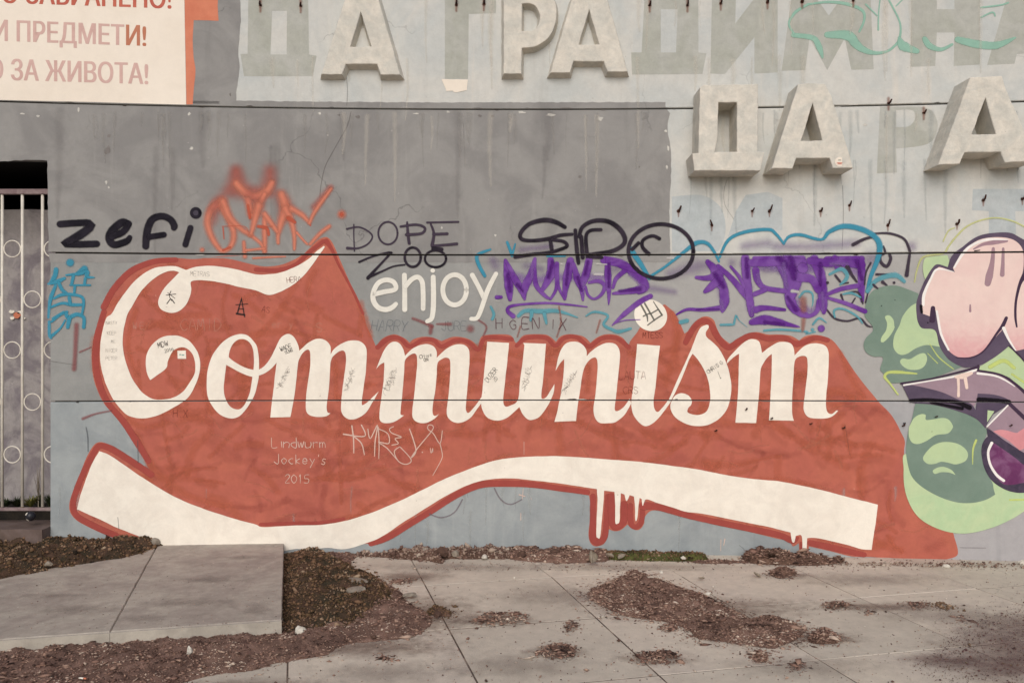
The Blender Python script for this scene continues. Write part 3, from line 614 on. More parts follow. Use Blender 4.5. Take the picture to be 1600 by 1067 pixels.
strokes('marker_drawing', '@B0 1070,900,6 1060,930,6 1075,960,6|@B0 1040,925,6 1100,918,6|@B0 1050,910,5 1095,945,5|@B0 1065,950,7 1045,978,8|@B0 1075,950,7 1092,975,8', mk, OM, mural)
strokes('marker_drawing', '@B0 1510,945,8! 1485,1040,12!|@B0 1510,945,8! 1530,1060,10!|@B0 1475,985,7 1550,980,7|@B0 1480,1040,16 1530,1048,14|@B0 1495,1010,7 1525,1012,7', mk, OM, mural)
def scrib(px, py, n, L, r):
    out = []; x, y = px, py
    for i in range(n):
        f = i/n; bx = px+L[0]*f; by = py+L[1]*f; P = []
        for j in range(4): P.append((bx+random.uniform(-r, r), by+random.uniform(-r, r), .6, False))
        out.append(P)
    return out
for a in [(436,603,16,(16,-28),5),(541,608,16,(12,-32),5),(603,612,22,(14,-34),6),(818,606,16,(10,-32),5),(880,614,16,(18,-34),5)]:
    strokes('pencil_scribble', scrib(*a), mkf, OM, mural)
strokes('faint_writing', hand('NASTY', 166, 502, 5, .7)+hand('KEEP', 168, 518, 5, .6)+hand('ME', 174, 531, 5, .6)+hand('NICER', 166, 545, 5, .6)+hand('PETER', 166, 557, 5, .6)+hand('METRAS', 298, 424, 7, .7, 2), mkf, OM, mural)
strokes('faint_writing', hand('H.X', 271, 640, 11, 1.0)+hand('MTESS', 1004, 519, 9, 1.0)+hand('LAUTA', 967, 580, 12, .9)+hand('CRS', 974, 604, 11, .9)+hand('HERA', 448, 434, 8, .9,-6)+hand('AS', 411, 478, 9, .9, 12), spray('brown_scratch', (128,60,52), 0.4, 0.75, 0.3, nscale=80), OM, mural)
strokes('scratched_writing', hand('W E', 208, 504, 10, .9)+hand('CAMID', 283, 498, 18, 1.0)+hand('erty', 425, 500, 12, 1.0)+hand('S', 495, 505, 14, 1), spray('pale_scratch', (222,170,150), 0.2, 0.6, 0.45, nscale=60), OM, mural)
strokes('chalk_writing', hand('Lindwurm', 425, 683.5, 15, 1.5, 0.5, adv=.98), chalk, OM, mural, label='chalk line reading Lindwurm')
strokes('chalk_writing', hand("Jockey's", 429, 709, 15, 1.4, 1, adv=.95), chalk, OM, mural)
strokes('chalk_writing', hand('2015', 446, 741, 13, 1.3, 1, adv=1.0), chalk, OM, mural)
strokes('chalk_tag', '''@C1 548,872,13 680,885,10 660,815,11|@C1 600,820,13 610,900,12 612,990,8|@C1 610,885,10 660,930,11 678,1000,8|@C1 700,840,9 715,900,9 760,815,11 745,920,11 742,1010,7|@C1 765,830,10 770,930,9 768,1025,6|@C1 770,840,8 825,870,9 830,930,9 765,920,9 820,960,9 880,1030,6
|@C1 860,825,8 835,840,8 850,865,8 910,890,9 870,900,9 890,930,9 850,940,8|@C1 900,950,8 865,980,8 890,1040,8 940,1060,8 970,1030,8 900,950,7|@C1 960,840,10 985,910,11 1000,980,10 970,1020,9 1010,960,9 1100,850,8 1105,820,8 1080,815,8 1075,840,8 1110,870,8 1150,930,8 1165,850,6|@C1 1150,930,8 1165,1000,7 1155,1040,6 @D1 1105,410,5|@C1 1040,985,12|@C1 1090,960,6 1095,990,6 1105,960,6 1105,985,6''', chalk, OM, mural, label='thin pale chalk tag under the letters m and m')
# small sticker in the C
st = sheet('sticker', '@C0 1110,352! 1163,350! 1165,402! 1112,402!', M_white, 0.0050, mural, label='small square pale sticker inside the C')
strokes('sticker_print', '@C0 1125,376,8 1133,376,8|@C0 1140,378,8 1150,378,8', spray('teal_print', (110,160,150), .5), 0.0056, mural)

# ------------------------------------------------------------------ "enjoy"
wd = strokes('painted_letter', '@B1 745,918,34 800,905,34 872,888,32 862,845,34 815,830,34 765,850,34 735,905,34 735,960,36 765,1002,36 810,1015,36 850,1003,36 875,980,30', spray('enjoy_white', (226,221,209), 0.85, 1.0, 0.08, nscale=60), 0.0052, wall, label='white brushed letter e of the word enjoy')
EN = MC['enjoy_white']
strokes('painted_letter', '@B1 928,800,34 930,910,34 930,1015,36|@B1 935,870,34 970,830,34 1010,812,34 1038,840,34 1045,910,34 1045,1010,32', EN, 0.0052, wall, label='white brushed letter n of the word enjoy')
strokes('painted_letter', '@B1 1108,812,34 1110,930,36 @C1 1108,90,36 1098,150,34 1070,168,28|@B1 1105,772,32', EN, 0.0052, wall, label='white brushed letter j of the word enjoy')
strokes('painted_letter', [ellb('B1', 1242, 892, 74, 94, 34)], EN, 0.0052, wall, label='white brushed letter o of the word enjoy')
strokes('painted_letter', '@B1 1352,800,34 1390,870,32 1428,950,32|@B1 1500,792,30 1450,890,34 @C1 1405,100,32 1380,148,30 1345,153,28', EN, 0.0054, wall, label='white brushed letter y of the word enjoy')

# ------------------------------------------------------------------ graffiti tags
BK = spray('black_spray', (26,24,30), 0.6, 1.0, 0.12, c2=(44,40,48), nscale=40)
BKs = spray('black_spray_mid', (34,30,37), 0.5, 0.98, 0.1, c2=(60,52,62))
strokes('graffiti_tag', '''@B0 378,482,53 460,476,53 555,472,53! 575,495,62! 500,550,67 400,605,53! 480,608,53 605,605,53|@B0 800,482,53 765,470,60 705,520,64 685,570,62 715,610,57 790,590,53 812,565,39|@B0 700,560,53 770,530,53 805,480,53
|@B0 912,620,53 920,530,57 950,455,57 1010,432,53 1065,452,53 1090,490,53 1088,505,46|@B0 935,562,46 1025,548,46|@B0 1192,505,46 1175,560,46 1160,610,46''', BK, 0.0052, wall, label='bold black spray tag reading zefi')
strokes('graffiti_dot', ['@B0 1225,412,62'], spray('grey_black', (74,68,78), 0.85), 0.0050, wall)
strokes('graffiti_dot', [ellb('B0', 1225, 412, 27, 27, 24)], BK, 0.0054, wall, label='black ring dot over the i')
strokes('graffiti_tag', '@B1 568,512,16 640,500,14 700,525,14 728,560,14 700,605,14 640,632,16 572,632,26|@B1 612,485,12 612,560,10 616,650,12|@B1 945,470,16 950,540,26 958,602,26|@B1 905,497,20 1000,485,22 1055,505,22 1035,540,24 940,548,26|@B1 1070,472,18 1160,470,16 1265,468,18|@B1 1092,480,16 1112,540,24 1102,610,30|@B1 1110,545,24 1195,542,26|@B1 1100,618,24 1180,612,22 1255,605,26'.split('|')+[ellb('B1', 825, 538, 60, 70, 16)], spray('purple_black', (70,60,72), 0.5, 0.95, 0.1), 0.0052, wall, label='thin dark purple tag reading DOPE')
strokes('graffiti_tag', '@B1 645,718,18 740,680,16 850,655,22! 790,720,18! 700,818,30!|@B1 700,815,26 790,775,16 860,745,14 930,735,14|@B1 1110,635,40 1160,640,34'.split('|')+[ellb('B1', 980, 688, 50, 60, 22), ellb('B1', 1122, 698, 66, 52, 20)], BKs, 0.0056, wall, label='thin black tag reading ZOO above enjoy')
strokes('graffiti_tag', '''@B2 330,500,34 270,468,39 200,457,42 110,480,36 55,535,34 60,575,34 120,585,31 220,575,34 300,552,31 375,545,26|@B2 240,585,31 248,640,34|@B2 250,580,29 320,590,29 345,618,29 300,640,29 230,660,31 120,672,31 20,686,34|@B2 395,520,31 405,640,36 415,725,31|@B2 432,560,34 442,690,36
|@B2 420,560,31 440,500,34 510,462,36 600,465,39 670,510,42 705,570,39 690,615,36 620,652,36 520,668,34 465,680,39 560,690,29|@B2 555,517,29 490,522,29 462,560,31 468,665,34|@B2 920,572,31 875,555,29 820,580,29 815,625,31 855,668,34|@B2 790,600,31 750,640,31'''.split('|')+[ellb('B2', 930, 652, 203, 170, 33)], BKs, 0.0060, wall, label='tall black looping spray tag ending in a big circle')
# orange flame like tag
OR = spray('orange_spray', (212,130,106), -0.1, 0.95, 0.10); ORs = spray('orange_overspray', (190,112,100), -0.5, 0.6, 0.10, nscale=14); ORd = spray('orange_shade', (192,94,72), 0.3, 0.8, 0.15)
tagO = strokes('graffiti_tag', '''@F 430,110,270 420,260,290|@F 750,110,280 740,260,290|@F 1330,270,120 1180,460,160|@F 250,430,260 200,600,180|@F 640,330,260 640,500,200|@F 880,420,250 880,560,200|@F 400,300,240 560,360,240 760,320,220|@F 420,100,190 400,220,260 300,350,230 200,480,200|@F 430,130,200 520,250,230 640,300,200 740,200,230 750,120,190|@F 860,350,260 940,470,230|@F 560,330,220 640,420,220|@F 1340,260,90 1180,450,120|@F 1440,525,150''', ORs, 0.0046, wall, label='orange flame shaped spray tag with soft overspray')
strokes('flame_stroke', '''@F 280,400,172 190,470,145 150,600,132 190,740,119 270,860,92 330,870,79 390,800,106 400,690,119 350,560,132 280,430,145|@F 300,400,145 370,560,132 470,660,106 560,720,92|@F 430,230,145 520,320,158 620,350,145 720,300,145 770,220,119|@F 540,380,119 580,540,145 640,440,119 700,330,106|@F 640,440,158 600,600,119 570,710,79
|@F 860,330,145 900,460,185 860,590,145 830,720,79 830,800,61|@F 900,470,158 960,600,119 985,740,79 985,860,53|@F 700,520,106 770,620,106 820,690,79|@F 960,470,119 1060,530,106 1125,600,66|@F 1130,610,66 1170,520,79 1250,400,79 1340,280,53|@F 1320,640,79 1230,710,79 1140,810,66|@F 1010,700,53 1070,770,45 1110,810,45|@F 700,560,92 700,700,106 700,880,79|@F 560,720,79 660,800,66 700,880,66|@F 500,790,66 510,930,79|@F 520,870,53 620,860,48 700,850,53|@F 590,945,40 750,935,40 900,930,26|@F 1440,525,132|@F 100,865,82''', OR, 0.0050, tagO and wall)
strokes('flame_stroke', '@F 1440,525,56|@F 640,640,50 720,660,50 740,720,40|@F 930,560,70 990,600,50|@F 300,870,30 370,840,30|@F 1140,630,26|@F 290,640,10 500,640,10 540,690,8|@F 300,650,20 310,760,16|@F 700,640,10 780,640,10|@F 540,440,40 560,560,40', ORd, 0.0054, wall)
# cyan squiggle beside the gateway
CY_ = spray('cyan_spray', (66,142,166), 0.45, 0.92, 0.12); CY2 = spray('cyan_spray_pale', (96,160,172), 0.4, 0.8, 0.2)
strokes('graffiti_tag', '''@J 880,165,130|@J 705,250,80 690,330,80 640,410,60|@J 610,430,40 720,400,80 810,360,50|@J 1060,240,110 980,300,80|@J 830,320,30 1000,300,60 1090,280,90 1090,340,60 1180,350,24|@J 920,330,60 900,430,50|@J 1070,360,50 1060,430,50|@J 880,445,30 1130,445,34|@J 940,460,50 930,560,40|@J 740,420,60 780,500,60 830,540,50|@J 700,450,50 640,600,70 620,720,50 610,850,40
|@J 680,610,40 800,560,60 1000,580,50 1050,650,50 1030,800,40|@J 640,720,40 780,670,50 900,690,60 1040,690,50|@J 870,600,60 880,680,60|@J 650,900,40 760,810,50 840,780,50|@J 620,900,50 620,1060,50 @C0 320,270,24|@J 830,800,60 860,850,70 960,810,70 1050,850,60 1050,970,60|@J 870,860,80 850,970,60|@C0 330,255,28 380,210,18 410,160,14|@C0 330,150,16 400,110,20''', CY_, 0.0052, wall, label='small cyan squiggle tag at the left end of the wall')
MR = spray('faded_maroon', (150,86,86), 0.1, 0.6, 0.15)
strokes('spray_mark', '@C0 480,190,50 475,300,46 470,400,44 465,465,50|@C0 520,775,32 600,745,20 700,725,16|@C0 500,360,20 570,330,16|@C1 980,150,30 1060,180,34 1100,200,40|@C1 1095,200,50 1090,240,40|@C1 1130,185,18 1215,185,40|@C1 1340,215,80|@C1 1390,160,20 1440,200,22 1420,260,20', MR, 0.0048, wall)
strokes('spray_mark', '@D1 1085,650,14 1160,672,14 1240,640,14 1290,560,14|@D1 1490,490,14 1530,560,14 1590,590,14 @D2 60,560,12', spray('faint_mauve', (132,118,124), 0.2, 0.6), 0.0048, wall)
strokes('spray_mark', '@D0 540,110,8 550,170,12 552,260,8|@D0 862,190,6 865,330,8|@E0 738,30,5 745,105,5', spray('grey_scratch', (96,100,104), 0.3, 0.6), 0.0048, wall)
strokes('scratched_mark', '@D2 70,490,5 65,555,5|@D2 45,530,10 80,540,8|@D2 120,555,8|@D2 75,200,4 75,280,3|@E2 1305,170,6 1303,240,4|@E2 1330,165,8 1322,205,6|@E2 55,5,6 55,50,5', chalk, 0.0050, wall)
# purple and cyan piece
PUd = spray('dark_purple_spray', (88,36,122), 0.0, 0.75, 0.5, nscale=24); PUl = spray('light_purple_spray', (140,104,172), 0.0, 0.5, 0.6, nscale=24)
PU = spray('purple_spray', (98,46,136), 0.62, 0.95, 0.2, c2=(128,86,160)); PUs = spray('purple_overspray', (132,108,152), -0.3, 0.42, 0.35, nscale=9)
strokes('overspray', '@G 210,220,190|@G 500,220,140 650,250,120|@G 1330,250,180 1450,240,180|@H 0,440,150 150,440,130 330,470,120|@H 300,300,200 560,220,260 700,220,150|@H 880,190,160|@H 1200,230,240|@I 350,200,240|@B3 50,620,120 300,620,120 550,600,110|@B2 1450,620,110 1599,600,120|@B1 1480,710,110|@B3 640,700,200|@B3 900,620,120|@B2 60,640,90 250,620,60', PUs, 0.0044, wall)
strokes('overspray', '@G 340,300,150 560,360,150 760,330,150 1000,330,150 1250,330,150|@H 1000,200,150 1300,220,190 1600,240,190|@H 1040,420,150 1060,640,120|@H 760,330,170 800,520,140|@I 0,200,150 300,260,220 600,200,170 900,300,150|@I 200,500,150 420,660,120 520,500,140|@H 1100,740,120 1350,760,110', PUl, 0.0043, wall)
strokes('graffiti_tag', '''@G 305,165,40 330,300,110 340,420,110 350,540,50|@G 330,200,40 400,350,90 470,460,90 490,540,30|@G 590,150,40 560,280,90 490,430,100 480,510,50|@G 590,250,40 600,400,60 680,500,50 735,537,30|@G 740,165,80 740,300,110 660,450,50|@G 800,200,60 800,350,50 790,450,40 740,537,30|@G 930,170,90 900,330,110 880,450,70 875,535,40|@G 810,330,30 820,430,40 870,530,30|@G 960,200,50 1000,350,90 1040,450,60 1050,545,30|@G 1110,165,90 1080,300,100 1040,420,70 1050,520,30
|@G 1110,380,34 1200,365,50 1260,410,54 1230,490,44 1160,535,30 1100,500,34 1075,420,36|@G 1290,150,50 1290,300,90 1300,450,60 1298,590,14|@G 1260,140,40 1400,190,100 1500,250,110 1600,330,110 1650,420,100 1590,470,60|@G 1620,440,100 1480,465,70 1340,485,30|@G 1340,430,34 1370,340,54 1450,270,60|@G 380,700,60 330,655,50 345,612,40 450,590,30 700,575,30 900,590,26 1090,612,16|@G 1700,510,60 1590,570,70 1450,680,60 1330,790,12|@G 1340,780,10 1450,742,14 1600,735,10|@G 225,520,56 265,518,40''',
    PU, 0.0056, wall, label='purple spray lettering with a long underline, right of enjoy')
strokes('graffiti_tag', '''@H 650,180,60 720,260,110 740,340,150 800,430,110 810,560,120 790,655,40|@H 540,330,40 650,335,70 760,300,110|@H 625,465,50 680,420,90 760,350,110|@H 750,220,50 880,340,70 980,460,80 1060,570,70 1072,690,60|@H 780,620,70 600,640,46 450,637,38 350,685,20|@H 1010,145,100 1020,300,110 1040,450,90 1060,600,90 1070,690,60|@H 870,225,30 950,320,44 1000,420,40|@H 1060,190,90 1200,190,90 1400,180,100 1560,190,110|@H 1110,260,90 1130,360,80 1200,430,64 1390,460,60|@H 1100,490,60 1200,450,60|@H 1110,640,90 1200,622,66 1390,640,36|@H 1070,760,70 1200,735,120 1350,765,80 1530,805,16
|@H 1370,200,170 1420,350,120 1440,520,110 1500,640,90 1600,690,60|@I 180,180,170 250,320,200 230,440,170 200,560,90 260,650,80 370,702,50 460,665,50 492,560,70|@I 440,160,120 500,300,120 520,450,120 530,600,100 535,665,50|@I 300,330,110 420,350,100 480,450,90|@I 400,170,90 560,190,100 700,190,80 850,200,110 905,210,80|@I 900,150,60 900,300,95 895,450,80 905,555,40|@I 560,495,46 700,440,56 860,410,60|@I 570,525,36 750,580,50 930,655,56|@I 510,820,86|@I 330,240,130''',
    PU, 0.0059, wall, label='larger purple spray lettering with round loops')
strokes('cyan_outline', '''@B2 740,640,50 800,725,44 858,820,30|@B2 850,815,24 950,752,22 1075,655,30 1150,600,40 1215,600,32 1260,650,26 1293,715,18|@B2 1296,690,20 1350,582,28 1450,532,32 1599,515,30 @B3 50,545,26 98,605,18|@B3 100,598,18 130,560,26 200,548,30 330,578,24 380,530,36 470,495,46 580,512,46 665,560,46 697,620,52 680,710,42 640,810,34 622,900,34
|@B1 1465,640,18 1385,675,32 1390,730,34 1430,805,30|@B1 1570,595,24 1595,660,28|@B2 20,605,14 0,680,22|@B2 220,680,20 330,680,20''', CY_, 0.0062, wall, label='cyan cloud outline over the purple lettering')
strokes('cyan_outline', '''@G 430,700,50 500,650,60 650,655,70 780,650,60 880,672,40 1000,715,16|@G 560,660,60 550,740,40|@G 680,680,60 700,770,34|@G 1080,700,20 1160,660,36 1290,695,36 1250,780,44 1330,830,44 1400,850,56 1510,820,34|@G 165,610,30 195,680,44 180,730,40|@H 775,785,36 900,782,36! 922,690,28! 960,750,10 1030,805,6|@H 1190,840,30 1350,830,36 1599,850,30 @I 360,870,20 450,850,22|@H 390,760,60 450,745,60|@I 430,780,30 490,720,34 560,765,12|@I 425,830,46
|@I 590,300,34 700,250,54 755,300,54 745,350,56 690,400,22|@I 720,490,24 800,480,38 885,520,22|@I 640,710,26 635,645,34 720,632,32 850,700,30 905,770,20|@I 300,520,30 350,465,34 420,480,30 430,560,20 420,610,10|@B3 620,900,36 680,830,40 790,800,50 850,840,30''', CY2, 0.0064, wall)
strokes('black_outline', '''@I 565,640,22 640,722,28 760,748,26 880,722,26 950,790,28 1000,805,10|@I 645,310,30 690,368,30|@I 700,495,28 720,550,24|@I 835,530,20 800,585,20|@I 760,230,60 800,300,40 850,370,26|@I 570,380,40|@I 985,190,26 940,280,22 925,400,20|@I 750,480,14 860,470,26 910,580,20|@I 700,390,24 770,380,20|@I 620,200,16 700,220,16|@I 1010,400,30 1050,435,24|@I 1100,375,44 1140,405,20|@I 1210,380,36|@I 1040,300,30 1150,300,24|@I 960,470,18 935,570,22
|@B3 530,610,30 600,575,26 660,560,20|@B3 660,540,14 760,540,20 850,575,20 885,650,22|@B3 885,660,20 865,800,34|@B3 720,620,14 730,660,20 700,680,22 705,720,26 740,745,28 765,700,26 755,665,22''', spray('plum_black', (66,56,68), 0.5, 0.9, 0.15), 0.0060, wall, label='dark plum marks round the purple lettering')
strokes('marker_writing', hand('H', 775, 497, 16, 1.4)+hand('G', 797, 500, 15, 1.2)+hand('EN', 816, 496, 18, 1.5, adv=1.15)+hand('I', 860, 500, 14, 1.2)+hand('X', 875, 497, 18, 1.5, 4), spray('maroon_marker', (96,58,66), 0.5, 0.85, 0.2), 0.0068, wall, label='thin dark marker writing under the purple lettering')
strokes('marker_writing', hand('HARRY', 580, 500, 16, 1.2, 2, slant=.15)+hand('JURE', 690, 502, 14, 1.0, 0), spray('pale_blue_marker', (112,120,126), 0.3, 0.6, 0.3), 0.0044, wall)
strokes('spray_mark', '@G 820,610,30 840,760,26 800,900,30|@G 450,800,30 420,900,26|@G 1215,740,34 1180,860,30|@I 335,540,120 340,640,110|@I 340,740,80 330,840,50|@H 1100,250,10', spray('rust_spray', (160,104,92), 0.1, 0.6), 0.0066, wall)
strokes('worn_paint', '@G 1180,200,20 1280,205,16|@G 1160,300,30 1240,300,40|@G 840,200,22 860,205,14|@H 260,145,30 320,145,26|@G 215,550,18 250,556,10|@H 1460,460,50 1520,470,40', spray('worn_white', (205,200,196), 0.3, 0.7, 0.4), 0.0066, wall)
strokes('purple_shade', '@G 330,300,60 350,460,60|@G 760,180,60 720,330,60|@G 910,200,60 890,400,50|@G 1300,200,50 1300,420,50|@G 1400,460,50 1600,440,70|@G 1100,180,60 1070,300,60|@H 1020,150,60 1030,330,70|@H 720,300,80 800,420,80|@H 1330,150,110 1450,250,110 1480,340,80|@H 1200,760,60 1380,780,50|@H 1420,520,60 1500,650,60|@I 500,200,70 500,400,60|@I 850,180,70 900,350,60|@I 210,140,90 260,260,90|@G 420,400,60 470,460,40|@G 1000,330,50 1040,460,40|@H 540,640,24 760,635,24', PUd, 0.0063, wall)
strokes('purple_shade', '@G 560,200,60 560,330,60|@G 1060,380,50 1050,500,40|@H 780,560,60 800,640,50|@H 1080,620,50 1070,700,40|@I 520,480,60 530,640,50|@I 130,250,80 180,420,80|@H 1130,300,60 1140,380,60|@G 1500,300,60 1600,400,50|@I 600,200,60 760,200,60|@H 1380,200,60 1400,400,60', PUl, 0.0064, wall)
strokes('purple_shade', '@H 1100,150,60 1560,150,80|@I 560,150,60 900,150,70|@G 1240,170,60 1420,210,80 1560,260,80|@G 310,170,40 380,300,50|@I 640,150,90 660,230,60', PU, 0.0058, wall)
# turquoise brush tag at the top right
strokes('graffiti_tag', '''@A3 155,222,36 280,240,44 320,300,50 340,362,16|@A3 370,220,50 500,225,80 560,290,64 640,330,36 730,328,20 790,290,20 822,240,18 825,150,14 780,50,14 740,-20,14|@A3 820,240,24 845,290,80 930,322,40|@A3 978,245,40 1010,290,50 1080,312,30 1150,280,20|@A3 1185,250,50 1300,278,64 1430,285,60 1545,238,14|@A3 250,30,16 380,15,22 500,30,28 590,70,24 600,130,18 570,200,18|@A3 250,30,20 170,80,24 130,150,18 160,212,18
|@A3 700,-10,10 690,90,10 688,190,14|@A3 610,30,14 680,100,10|@A3 800,40,10 860,-20,10|@A3 1330,50,14 1450,35,14 1500,20,14|@A3 1330,112,12 1400,80,14 1418,102,12''', spray('turquoise_paint', (150,190,171), 0.55, 0.85, 0.2, nscale=20), 0.0030, wall, label='turquoise brush tag across the upper right concrete')

# ------------------------------------------------------------------ the pink and green bubble piece at the right
gr_d = mat('piece_dark_green', (114,134,120), (124,142,128), 4, 0.3, fine=0.05); gr_l = mat('piece_pale_green', (186,204,158), (178,198,156), 4, 0.3, fine=0.04)
plum = mat('piece_plum', (82,70,88), (94,80,98), 5, 0.3, fine=0.08); pink = mat('piece_pink', (232,206,196), (228,198,190), 4, 0.3, fine=0.03, zgrad=((212,144,150), 1.98, 1.50))
mauve = mat('piece_mauve', (160,136,146), (152,128,138), 4, 0.3, fine=0.05); rose = mat('piece_rose', (214,146,150), (208,138,142), 5, 0.3, fine=0.05)
purp = mat('piece_purple', (104,50,92), (128,84,118), 9, 0.5, fine=0.1)
pc = sheet('graffiti_piece', '@M 455,300 440,450 445,600 480,740 550,870 650,960 800,1030 950,1062 1100,1057 1300,1005 1480,925 1600,850! 1800,700! 1800,620! 1500,640 1280,540 700,400', mat('piece_mint', (178,202,158), (190,206,162), 3, 0.4, fine=0.05, distort=2), 0.0050, wall, label='pink, green and plum bubble graffiti at the right end')
sheet('green_shape', '@K 70,870 90,780 150,700 250,662 370,655 480,690 580,730! 600,900! 780,1080! @L 1000,450! 700,560 430,600! 300,600 250,520 215,470 240,360 150,350 80,310 55,240 80,170 140,110 140,60 90,0 @K 65,940', gr_d, 0.0056, pc)
sheet('green_shape', '@L 545,830 560,800! 750,820 950,870 1100,930 1200,1000 @M 1240,100 1190,220 1190,330 1230,470 1290,570 1305,640 1320,690! 1230,740 1100,770 950,765 780,710 620,620 520,520 480,400 462,280 470,180 490,60 @L 520,950', gr_d, 0.0056, pc)
for s in ['@K 640,400 700,378 860,362! 880,420! 860,480! 750,470 700,540 650,595 625,500',
          '@K 575,815! 500,860 430,950 @L 400,50 350,150 340,250 370,310 420,335 480,320 560,270 660,240 790,258! 760,60! 600,60! 590,-100!',
          '@K 260,955 300,940 340,980 350,1040 @L 350,80 310,150 250,210 220,205 230,160 270,100 280,30',
          '@L 405,400 430,370 500,375 580,330 640,320 665,370 640,440 580,475 490,475 430,440',
          '@L 1150,460! 1280,380 1380,310 1460,240! 1530,320 1600,400 1800,600! 1800,860! 1600,690 1500,590 1400,530 1150,490!',
          '@L 500,1010 540,940 600,905 650,910 660,960 800,940 870,955 910,1010 @M 905,60 860,105 750,120 660,175 580,205 520,190 490,130 490,50',
          '@M 625,345 660,280 730,215 830,185 950,200 1030,250 1058,310 1030,370 940,400 870,385 800,375 740,395 670,395',
          '@M 720,460 770,430 830,425 900,455 938,502! 880,480 800,475 740,492']:
    sheet('pale_green_shape', s, gr_l, 0.0060, pc)
sheet('plum_shape', '@K 560,830 590,730 650,590 720,480 770,450 865,478! 885,400 930,340 1010,280 1100,210 1200,165 1350,145 1470,150 1560,195 1800,330! @L 1800,560! 1600,400! 1530,335! 1450,250! 1380,310 1280,380 1180,430 1030,456 900,400 830,330 780,240 740,100 620,80 580,30 @K 565,950', plum, 0.0064, pc)
sheet('pink_shape', '@K 615,780 650,680 700,570 760,490 800,480 932,527! 912,485! 960,400 1020,320 1100,250 1200,205 1350,190 1480,210 1560,270 1590,350 1590,480 1570,580! 1800,620! @L 1800,230! 1520,297! 1450,200 1395,85! 1300,190 1200,300 1100,360 1000,368 900,320 830,230 780,100 760,0 @K 750,900! 705,860! 693,950! 625,925! 615,880!', pink, 0.0068, pc)
strokes('mauve_drip', '@K 1110,305,12 1200,260,32 1300,242,46 1425,225,34|@K 1300,300,30 1290,430,44 1262,560,72 1245,635,60|@K 1395,300,24 1392,430,34 1385,550,46|@K 1078,840,14 1078,900,24', spray('mauve_line', (164,134,142), 0.85, 0.95, 0.05), 0.0074, pc)
strokes('plum_line', '@K 1600,560,56 1555,640,30 1518,800,24 1512,950,24 1525,1050,16|@K 1425,965,32 1390,1040,38 @L 1340,120,24 1210,295,16 1080,362,16 940,360,10|@K 720,870,44 715,985,60', spray('plum_spray', (70,54,72), 0.88, 1.0, 0.05), 0.0076, pc)
strokes('white_highlight', '@K 628,840,26 635,740,32 700,590,22 765,497,22 920,523,6|@K 925,480,18 1010,345,30 1100,265,26 1250,212,28 1440,215,8|@K 757,900,22 772,985,24 @L 800,140,24 870,285,20|@L 1400,80,36 1450,190,22 1515,292,12', spray('piece_white', (238,232,226), 0.85, 1.0, 0.05), 0.0078, pc)
sheet('mauve_shape', '@L 430,620! 600,590 800,560 960,530 1145,462! 1150,490! 1300,510 1450,570 1600,680! 1800,860! 1800,1250! 1440,800! 1150,760! 1100,860! 950,765 750,690 560,640', mauve, 0.0070, pc)
sheet('mauve_shape', '@L 1235,1025! 1440,812! 1800,1150! @M 1800,420! 1555,265! 1400,165!', mauve, 0.0072, pc)
sheet('rose_shape', '@M 1298,84! 1360,68 1430,75 1520,98 1560,75 1600,50! 1800,-40! 1800,150! 1555,267! 1450,175!', rose, 0.0075, pc)
sheet('plum_shape', '@L 415,603! 600,640 800,690 960,760 1080,800 1130,862! 1150,705! 1300,715 1420,750 1475,795! 1300,905! 1240,1000! 1225,1040! 1150,960 1050,905 750,815 560,800 500,782!', plum, 0.0073, pc)
sheet('pale_green_shape', '@L 1245,865! 1310,875! 1240,982!', gr_l, 0.0077, pc)
sheet('plum_shape', '@M 1232,52! 1300,90 1555,267! 1640,180! 1800,180! 1800,640! 1600,672 1500,668 1400,635 1290,560 1220,450 1190,330 1190,230 1215,165 1250,130!', mat('piece_dark_plum', (62,54,70), (78,66,84), 12, 0.5, fine=0.12), 0.0070, pc)
sheet('purple_shape', '@M 1300,190! 1500,330 1600,410 1800,520! 1800,560! 1600,575 1500,594 1400,590 1320,510 1260,400 1245,300 1260,220', purp, 0.0074, pc)
strokes('white_highlight', '@M 1285,195,30 1250,285,24 1270,400,24 1330,500,28 1400,556,28|@L 440,625,18 700,582,14 960,535,22 1140,475,28|@L 1150,512,26 1300,532,20 1400,570,18 1505,637,8|@L 1240,1022,14 1330,930,16 1440,818,14', MC['piece_white'], 0.0080, pc)
strokes('cream_drip', '@L 930,548,16 1000,540,60 1090,510,30|@L 962,560,30 966,650,24 965,728,30|@L 1030,560,36 1045,650,30', spray('piece_cream', (234,208,194), 0.85, 1.0, 0.05), 0.0082, pc)
strokes('plum_line', '@L 415,608,20 700,563,14 1000,492,20 1155,450,30|@L 1150,485,22 1350,520,20 1480,590,24 1620,710,34|@L 1155,440,26 1155,480,20|@L 1440,790,34 1620,960,40|@L 1450,250,12 1530,320,14 1620,420,16', MC['plum_spray'], 0.0084, pc)
strokes('black_smear', '@L 505,775,46 650,765,40 800,775,44 950,790,50 1070,840,60|@L 1160,765,60 1300,770,50 1450,785,50|@L 700,790,30 1000,850,40|@K 605,850,34 612,910,30|@K 1120,322,14 1170,315,10', spray('black_smear', (30,25,31), 0.55, 0.97, 0.25, nscale=40), 0.0086, pc)
strokes('yellow_line', '@L 385,715,20 300,600,26 258,545,36 290,505,34 380,500,42 565,515,18|@L 690,230,8 780,360,16 920,472,10|@L 670,320,8 765,415,12|@M 1135,170,30 1105,260,22 1102,400,8|@M 1460,742,22 1620,738,22|@L 1270,450,50 1400,390,50 1500,460,40|@L 1480,520,26 1600,600,26', spray('yellow_spray', (206,218,128), 0.5, 0.8, 0.2), 0.0066, pc)
